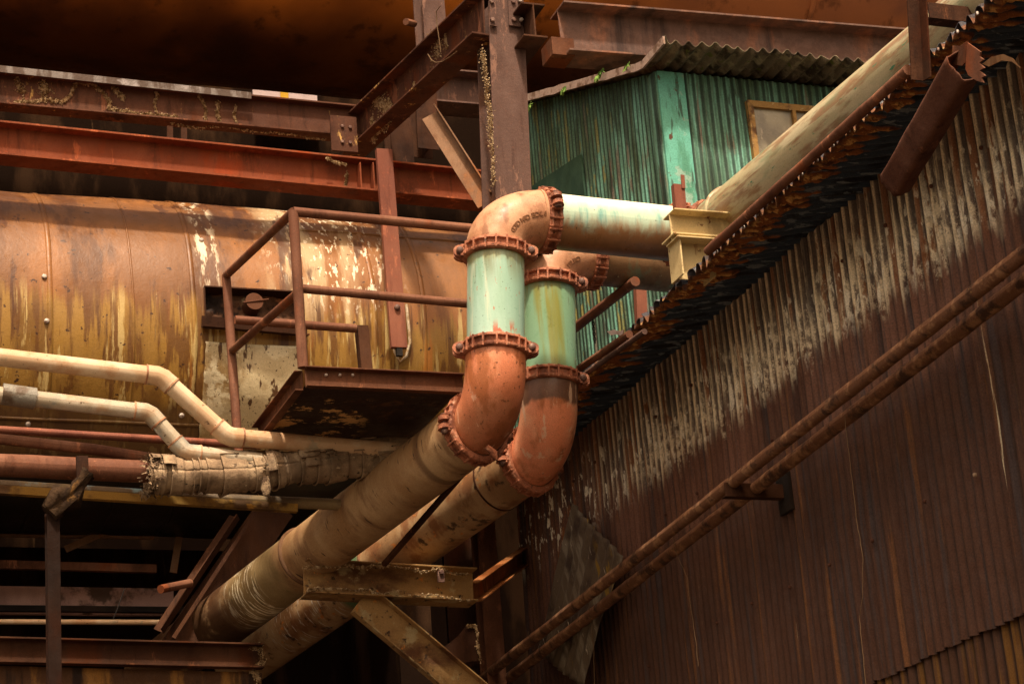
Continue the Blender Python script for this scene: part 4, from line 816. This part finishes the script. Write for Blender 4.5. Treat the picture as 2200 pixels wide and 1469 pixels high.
# dark triangular opening in the side wall: its darkness painted as a flat sheet on the wall
mb = MB(); tri = [X(1140, 402, SX-.035), X(1246, 332, SX-.035), X(1262, 470, SX-.035), X(1150, 470, SX-.035)]; t2 = [p+Vector((.02, 0, 0)) for p in tri]
mb.add(tri+t2, [(0, 1, 2, 3), (7, 6, 5, 4), (0, 4, 5, 1), (1, 5, 6, 2), (2, 6, 7, 3), (3, 7, 4, 0)]); build(mb, 'opening_dark_sheet', mat('opening_dark_green', (.020, .055, .032), [dict(c=(.035, .08, .045), sc=2, lo=.4, hi=.6)], bump=.1), sh)
# window
wz1 = Y(1605, 228, SY).z; wxa = Y(1606, 228, SY).x; wxb = Y(1790, 240, SY).x; wz0 = wz1-.68; wy = SY-.035
wf = MB(); 
for (xa, za, xb, zb) in ((wxa, wz1, wxb, wz1), (wxa, wz0, wxb, wz0)): extrude(wf, (xa-.03, wy, za), (xb+.03, wy, zb), pR(.05, .06))
for xa in (wxa, wxa+.42, wxb): extrude(wf, (xa, wy, wz0+.03), (xa, wy, wz1-.03), pR(.055 if xa != wxa+.42 else .035, .05), upv=(0, 1, 0))
wo = build(wf, 'window', M['window_frame'], sh, bevel=.003)
mb = MB(); box(mb, ((wxa+wxb)/2, wy+.012, (wz0+wz1)/2), wxb-wxa-.03, .006, wz1-wz0-.03); build(mb, 'pane', M['pane'], wo)
# ferns on the rake
for k, (px_, py_) in enumerate(((1290, 155), (1140, 225), (1212, 190), (1348, 140))):
    mb = MB(); c = X(px_, py_, SX-.16)
    for i in range(34):
        a = random.uniform(0, 6.28); L_ = random.uniform(.03, .09)*(1.2 if k == 0 else .8); dr = Vector((-abs(math.sin(a))*.4, math.cos(a), -random.uniform(.3, 1.3))).normalized(); sd = dr.cross(Vector((random.random(), .3, .5))).normalized()*L_*.16
        p = c+Vector((0, random.gauss(0, .03), random.gauss(0, .01))); mb.add([p, p+dr*L_*.5+sd, p+dr*L_, p+dr*L_*.5-sd], [(0, 1, 2, 3)])
    solo(mb, 'fern', M['fern'], ['brightest green fern tuft growing under the middle of the sloping shed roof edge', 'small fern at the lowest left end of the shed roof edge by the column', 'dry fern tuft under the shed roof edge between two green ones', 'small fern under the shed roof edge nearest the corner board'][k], 'fern', 'ferns growing along the shed roof edge')
# chain, brace pipe and post in front of the shed
mb = MB(); c0 = Y(1274, 690, 15.9)
for k in range(9):
    c = c0+Vector((0, 0, -.022*k)); 
    P_ = []
    for i in range(9):
        a = 2*math.pi*i/8; sdv = Vector((1, 0, 0)) if k % 2 else Vector((0, 1, 0)); P_.append(c+sdv*.011*math.cos(a)+Zv*.018*math.sin(a))
    tube(mb, P_, .004, 6, caps=False)
solo(mb, 'chain', M['black'], 'short black chain hanging in front of the green shed wall', 'chain')
mb = MB(); tube(mb, line(X(1225, 712, 6.95), X(1365, 604, 6.95), 8), .04, 16, rough=.003); solo(mb, 'brace_pipe', M['rust_pipe'], 'rusty pipe slanting up behind the rear green pipe in front of the shed', 'pipe')
mb = MB(); extrude(mb, Y(1378, 700, 15.75), Y(1374, 600, 15.75), pR(.09, .06), upv=(0, 1, 0)); solo(mb, 'short_post', M['red_strap'], 'short reddish brown post below the rear cross pipe', 'post')
mb = MB(); tube(mb, line(X(1225, 805, 6.6), X(1352, 718, 6.6), 8), .030, 14); solo(mb, 'eave_rail', M['rust_pipe'], 'upper of two rusty rails under the far end of the eave', 'rail', 'rails under the far end of the eave')
mb = MB(); tube(mb, line(X(1232, 822, 6.56), X(1385, 712, 6.56), 8), .022, 14); solo(mb, 'eave_rail', M['column'], 'lower thin mauve rail under the far end of the eave', 'rail', 'rails under the far end of the eave')
mb = MB(); pts = [(1304, 712), (1318, 708), (1330, 712), (1340, 708), (1336, 722), (1322, 718), (1312, 720)]; v = [X(x, y, 6.6) for x, y in pts]; v2 = [p+Vector((.008, 0, 0)) for p in v]; k = len(v)
mb.add(v+v2, [list(range(k)), list(range(k, 2*k))[::-1]]+[(i, k+i, k+(i+1) % k, (i+1) % k) for i in range(k)]); solo(mb, 'bent_tab', M['pale'], 'small pale bent metal tab at the end of the eave', 'metal tab')

# ================================================================= lower left pipework
def poly_pipe(name, pts, y, r, m, lab, cat='pipe', grp=None, joints=(), seg=24, smoothr=.0, sleeve=.30):
    P_ = [Y(px_, py_, y) for px_, py_ in pts]; t = thing(name, lab, cat, P_[len(P_)//2], grp)
    mb = MB(); Q = []
    for i, p in enumerate(P_):
        if 0 < i < len(P_)-1:
            a = (P_[i-1]-p).normalized(); b = (P_[i+1]-p).normalized(); Q += [p+a*r*.35, p+b*r*.35]
        else: Q.append(p)
    tube(mb, Q, r, seg); build(mb, 'pipe', M[m], t)
    for i in joints:
        p = P_[i]; a = (P_[i-1]-p).normalized(); b = (P_[i+1]-p).normalized(); mb = MB(); tube(mb, [p+a*sleeve*.6, p+a*r*.4, p+b*r*.4, p+b*sleeve*.6], r+.007, seg); build(mb, 'elbow', M[m], t)
        for dd in (a, b):
            mb = MB(); tube(mb, [p+dd*sleeve*.6, p+dd*(sleeve*.6+.012)], r+.010, seg); build(mb, 'joint_ring', M['elbow_tan'], t)
    return t
PY = 15.6
poly_pipe('plastic_pipe', [(-400, 720), (345, 808), (490, 938), (760, 962), (900, 972)], PY, .066, 'tan_pipe', 'upper tan pipe with two bends running in front of the tank', grp='tan pipes bending in front of the tank', joints=(1, 2), sleeve=.17)
t = poly_pipe('plastic_pipe', [(-400, 800), (320, 886), (398, 972), (560, 990)], PY+.05, .060, 'grey_pipe', 'lower tan pipe with grey coupling at its left end', grp='tan pipes bending in front of the tank', joints=(1, 2), sleeve=.17)
mb = MB(); tube(mb, [Y(4, 846, PY+.05), Y(76, 856, PY+.05)], .078, 24); build(mb, 'grey_coupling', M['grey_coupling'], t)
mb = MB(); tube(mb, line(Y(-300, 905, 16.35), Y(560, 957, 16.35), 10), .030, 14, rough=.002); solo(mb, 'rusty_pipe', M['red_strap'], 'thinnest rusty pipe passing behind the lower tan pipe', 'pipe', 'rusty pipes below the tan pipes')
mb = MB(); P_ = [Y(-300, 915, 15.9), Y(0, 943, 15.9), Y(200, 965, 15.9), Y(330, 985, 15.9), Y(480, 996, 15.9), Y(640, 1005, 15.9)]; tube(mb, P_, .040, 16, rough=.003)
solo(mb, 'rusty_pipe', M['rust_pipe'], 'middle rusty pipe running down onto the lagged pipe', 'pipe', 'rusty pipes below the tan pipes')
# lagged pipe
t = thing('lagged_pipe', 'thick rusty pipe whose right half is wrapped in tattered lagging cloth', 'pipe', Y(330, 1010, 15.7), 'rusty pipes below the tan pipes')
LYy = 15.7; mb = MB(); tube(mb, line(Y(-300, 985, LYy), Y(420, 1018, LYy), 12), .082, 24, rough=.003); build(mb, 'pipe', M['rust_pipe'], t)
cl = [(318, 1020), (380, 1022), (470, 1020), (560, 1014), (640, 1002), (720, 992), (800, 985), (900, 975), (1000, 965)]; C_ = [Y(x, y, LYy) for x, y in cl]
def cpt(s):
    k = min(int(s), len(C_)-2); return C_[k].lerp(C_[k+1], s-k)
mb = MB(); s = 0; random.seed(11); k = 0
while s < len(C_)-1.02:
    w_ = random.uniform(.14, .55); s1 = min(s+w_, len(C_)-1.001); r_ = .130+random.uniform(-.016, .014)
    a = cpt(s); b = cpt(min(s1+.05, len(C_)-1.001)); nn = 7; pts = [a.lerp(b, i/nn) for i in range(nn+1)]
    rr = [r_*(1+.05*(1-i/nn))+random.uniform(0, .006) for i in range(nn+1)]; rr[0] += .012
    tube(mb, pts, rr, 40, caps=False, rough=.016, rn=7); s = s1; k += 1
o = build(mb, 'lagging', M['wrap'], t); o.modifiers.new('t', 'SOLIDIFY').thickness = .008
for k in range(16):
    s = random.uniform(.1, 6.6); c = cpt(s); d = (cpt(s+.1)-c).normalized(); mb = MB(); w_ = random.uniform(.05, .15); a0 = R(random.uniform(60, 130)); a1 = a0-R(random.uniform(60, 95)); vs = []; sd, u_ = Vector((0, -1, 0)), Vector((0, 0, 1))
    for i in range(9):
        a = a0+(a1-a0)*i/8; rr = .150+(.02 if i == 8 else 0)+.008*noise.noise(Vector((k, i, 0)))
        for j in range(4): q = c+d*w_*(j/3-.5)+(sd*math.cos(a)+u_*math.sin(a))*rr; vs.append(q+noise.noise_vector(q*14)*.006)
    mb.add(vs, [(i*4+j, i*4+j+1, (i+1)*4+j+1, (i+1)*4+j) for i in range(8) for j in range(3)], None, True); o = build(mb, 'cloth_flap', M['wrap'], t); o.modifiers.new('t', 'SOLIDIFY').thickness = .006
def fray(s, n, spread, name='frayed_edge', low=False):
    mb = MB(); c = cpt(s); d = (cpt(min(s+.1, len(C_)-1.001))-c).normalized()
    for i in range(n):
        a = random.uniform(-2.2, 2.4) if not low else random.uniform(-2.0, -1.0); nrm_ = Vector((0, -math.cos(a), math.sin(a))); p = c+nrm_*random.uniform(.11, .15)+d*random.gauss(0, spread)
        L_ = random.uniform(.015, .05); q = (nrm_*random.uniform(-.2, 1)+d*random.uniform(-1, 1)+Vector((0, 0, random.uniform(-1, .3)))).normalized(); sd = q.cross(nrm_+Vector((.1, .2, .3))).normalized()*random.uniform(.004, .014)
        mb.add([p-sd, p+sd, p+q*L_+sd*.4, p+q*L_-sd*.3], [(0, 1, 2, 3)])
    build(mb, name, M['fray'], t)
fray(.02, 300, .03); fray(3.0, 90, .02); fray(4.9, 60, .015); fray(5.9, 70, .015)
mb = MB(); c = Y(572, 1050, LYy-.13); tube(mb, [c+Vector((0, 0, .09)), c, c-Vector((0, 0, .05))], [.03, .035, .02], 10, rough=.02, rn=30); build(mb, 'hanging_rag', M['fray'], t)
# blue pipe and yellow angle
mb = MB(); P_ = [Y(-300, 1010, 16.0), Y(0, 1043, 16.0), Y(330, 1064, 16.0), Y(560, 1076, 16.0), Y(760, 1085, 16.0)]; tube(mb, P_, .044, 18); solo(mb, 'blue_pipe', M['blue_pipe'], 'faded pipe with flaking blue paint just below the lagged pipe', 'pipe')
mb = MB(); extrude(mb, Y(-300, 1040, 15.95), Y(640, 1098, 15.95), pL(.055, .06, .008, -1, 1)); solo(mb, 'angle_rail', mat('yellow_brown_angle', (.30, .17, .035), [dict(c=(.10, .05, .02), sc=3, s=(1, 1, 1), lo=.45, hi=.6), dict(c=(.4, .2, .03), sc=6, lo=.6, hi=.66)]), 'ochre yellow angle iron under the blue pipe', 'rail')
# clip and timber bracket on the left post
M['post'] = rust('shade_darkened_rust', (.016, .007, .004), (.03, .012, .006), (.008, .004, .003))  # shadow over the post put into its near-black colour
t = thing('left_post', 'dark rusty post at lower left with a decayed bracket clasping the pipes', 'post', Y(112, 1469, 15.5))
a = Y(112, 1100, 15.5); b = Vector((a.x+.03, 15.5, 0)); mb = MB(); extrude(mb, b, a, pI(.10, .09, .01, .01), upv=(0, 1, 0)); build(mb, 'shaft', M['post'], t, bevel=.002)
mb = MB(); tube(mb, [Y(104, 1098, 15.44), Y(128, 1078, 15.44), Y(150, 1062, 15.46), Y(172, 1040, 15.5), Y(190, 1016, 15.5)], [.055, .075, .05, .045, .05], 14, rough=.10, rn=22); o = build(mb, 'bracket_arm', rust('rotted_bracket', (.045, .025, .012), (.12, .065, .02), (.015, .008, .006), moss=(.26, .14, .04), bump=1), t)
mb = MB(); extrude(mb, Y(178, 1028, 15.52), Y(176, 980, 15.52), pR(.085, .03), upv=(0, 1, 0)); build(mb, 'pipe_clip', M['rust_dark'], t, bevel=.003)

# dark background: back wall added so gaps show dark, not sky; wall below
mb = MB(); box(mb, (5, 27.0, 8), 44, .3, 19); solo(mb, 'dark_backdrop', M['back'], 'dark backdrop added to close the view behind the tank and steelwork', 'wall', kind='structure')
mb = MB(); box(mb, (-1, 20.1, 3.6), 15, .2, 7.2); solo(mb, 'under_wall', M['back'], 'dark wall under the tank at lower left', 'wall', kind='structure')
mb = MB(); a = Y(-300, 1285, 19.2); b = Y(372, 1294, 19.2); extrude(mb, a, b, pR(.05, .24)); solo(mb, 'cladding_strip', M['pinkboard'], 'dull pink strip of cladding in the dark at lower left', 'cladding')
mb = MB(); a = Y(-300, 1204, 18.8); b = Y(335, 1222, 18.8); extrude(mb, a, b, pR(.05, .07)); solo(mb, 'rear_rail', M['rust_mid'], 'narrow brown rail in the dark above the pink strip', 'rail')
mb = MB(); tube(mb, line(Y(-300, 1334, 18.4), Y(350, 1336, 18.4), 6), .022, 14); solo(mb, 'thin_pipe', M['tan_pipe'], 'thin pale pipe low down at left above the bottom beam', 'pipe')
mb = MB(); box(mb, Y(180, 1308, 19.15)-Vector((.3, 0, .0)), 4.0, .05, .05); solo(mb, 'dark_batten', M['black'], 'black batten across the lower edge of the pink strip', 'batten')
t = thing('bottom_beam', 'broad rusty beam across the bottom left corner with a lichened right end', 'beam', Y(280, 1400, 16.4))
a = Y(-300, 1392, 17.6); b = Y(562, 1412, 17.6); mb = MB(); extrude(mb, a, b, pC(.20, .09, .014, 1)); build(mb, 'channel', M['rust_dark'], t, bevel=.002)
a = Y(-300, 1470, 17.65); b = Y(562, 1490, 17.65); mb = MB(); extrude(mb, a, b, pR(.03, .34)); build(mb, 'skirt_plate', mat('ochre_streaked_plate', (.10, .045, .02), [dict(c=(.34, .16, .04), sc=4, s=(1, 1, .3), lo=.5, hi=.62), dict(c=(.03, .015, .01), sc=5, s=V, lo=.52, hi=.64)], bump=.3), t)
lichen([Y(x, y, 17.59) for x, y in ((540, 1392), (558, 1392), (562, 1420), (545, 1432), (556, 1469))], .012, 420, (0, -1, 0), 'lichen', t)
# wide slanting channels
t = thing('slanting_channel', 'wide dark steel channel slanting down to the bottom beam', 'brace', Y(490, 1240, 17))
a = Y(588, 1098, 18.1); b = Y(395, 1378, 18.1); mb = MB(); extrude(mb, a+(a-b)*.05, b+(b-a)*.1, pC(.31, .08, .014, -1), upv=(.8, 0, .55)); build(mb, 'channel', M['rust_dark'], t, bevel=.002)
mb = MB(); extrude(mb, Y(515, 1115, 18.0), Y(352, 1360, 18.0), pL(.10, .08, .01, 1, 1), upv=(-.3, -.8, .5)); solo(mb, 'angle_brace', M['rust_dark'], 'rusty angle brace just left of the wide slanting channel', 'brace')
mb = MB(); extrude(mb, Y(548, 1100, 17.9), Y(372, 1370, 17.9), pR(.03, .03)); solo(mb, 'thin_bar', M['rust_dark'], 'thin rusty bar laid along the edge of the wide slanting channel', 'steel bar')
mb = MB(); tube(mb, [Y(345, 1265, 17.7), Y(408, 1252, 17.95)], .035, 16); solo(mb, 'pipe_stub', M['rust_pipe'], 'short open pipe stub poking out left of the slanting braces', 'pipe')
mb = MB(); tube(mb, [Y(268, 1262, 16.6), Y(255, 1300, 16.6), Y(243, 1330, 16.6)], .004, 5); solo(mb, 'wire', M['black'], 'thin black wire hanging in front of the pink strip', 'wire')

# lower pipe support
t = thing('pipe_trestle', 'ochre rusty steel bracket carrying both lower pipes with a diagonal strut', 'bracket', Y(830, 1250, 16.5))
SYy = 16.62; a = Y(652, 1243, SYy); b = Y(1016, 1262, SYy); mb = MB(); extrude(mb, a, b, pI(.27, .24, .014, .012)); build(mb, 'beam', M['ochre_steel'], t, bevel=.003)
a = Y(772, 1290, SYy-.02); b = Y(1010, 1490, SYy+.1); mb = MB(); d = (b-a).normalized(); extrude(mb, a, b+d*.6, pC(.26, .09, .012, 1), upv=(.62, 0, .78)); build(mb, 'strut', M['ochre_steel'], t, bevel=.003)
mb = MB(); q = Y(947, 1238, SYy-.13); box(mb, q, .05, .03, .09); rivet(mb, q+Vector((0, -.015, .03)), (0, -1, 0), .02, .02, True); build(mb, 'clip', M['bolt'], t)
lichen([Y(x, y, SYy-.125) for x, y in ((655, 1215), (760, 1216), (900, 1222), (1010, 1232))], .006, 260, (0, -1, 0), 'lichen', t)
lichen([Y(x, y, SYy-.125) for x, y in ((655, 1272), (700, 1262), (800, 1268), (1010, 1286))], .005, 200, (0, -1, 0), 'lichen', t)
t = thing('tie_beam', 'short orange rusted beam linking the pipe bracket back to the wall', 'beam', Y(1065, 1240, 17.3))
a = Y(1012, 1272, 16.75); b = Y(1121, 1193, 18.95); mb = MB(); extrude(mb, a, b, pC(.16, .08, .012, 1)); build(mb, 'channel', rust('orange_rust', (.30, .11, .035), (.38, .17, .06), (.10, .04, .02)), t, bevel=.002)
mb = MB(); a = Y(1035, 1110, 18.9); b = Vector((a.x, 18.9, 0)); extrude(mb, b, a, pI(.18, .18, .012, .01), upv=(0, 1, 0)); solo(mb, 'support_post', M['rust_mid'], 'dark steel post standing in the gap left of the corrugated wall', 'post', bevel=.002)
mb = MB(); a = Y(985, 1130, 19.4); b = Vector((a.x, 19.4, 0)); extrude(mb, b, a, pR(.35, .05), upv=(0, 1, 0)); solo(mb, 'upright_plate', M['rust_dark'], 'dark upright steel plate behind the pipe bracket', 'plate')
mb = MB(); P_ = [Y(x, y, 18.2) for x, y in ((985, 1365), (1005, 1340), (1022, 1345), (1026, 1418), (960, 1430), (940, 1400))]; v2 = [p+Vector((0, .02, 0)) for p in P_]; k = len(P_)
mb.add(P_+v2, [list(range(k))[::-1], list(range(k, 2*k))]+[(i, (i+1) % k, k+(i+1) % k, k+i) for i in range(k)]); gp = solo(mb, 'gusset_plate', M['rust_dark'], 'dark gusset plate with a lichened edge above the strut', 'plate')
lichen([Y(x, y, 18.18) for x, y in ((1005, 1340), (1022, 1345), (1026, 1418))], .006, 140, (0, -1, 0), 'lichen', gp)

# dim steelwork under the tank
for k, (px0, py0, px1, py1, yy, lab) in enumerate(((-200, 1142, 330, 1150, 19.0, 'dim brown pipe crossing the dark space under the tank'), (140, 1180, 300, 1110, 18.9, 'dim bent strap slanting in the dark under the tank'), (395, 1090, 372, 1230, 18.9, 'dim upright bar in the dark left of the slanting braces'))):
    mb = MB()
    if k == 0: tube(mb, line(Y(px0, py0, yy), Y(px1, py1, yy), 6), .035, 14, rough=.004)
    else: extrude(mb, Y(px0, py0, yy), Y(px1, py1, yy), pR(.06, .02), upv=(0, 1, 0))
    solo(mb, ('rear_pipe', 'rear_strap', 'rear_bar')[k], M['tan_steel'], lab, ('pipe', 'strap', 'bar')[k])
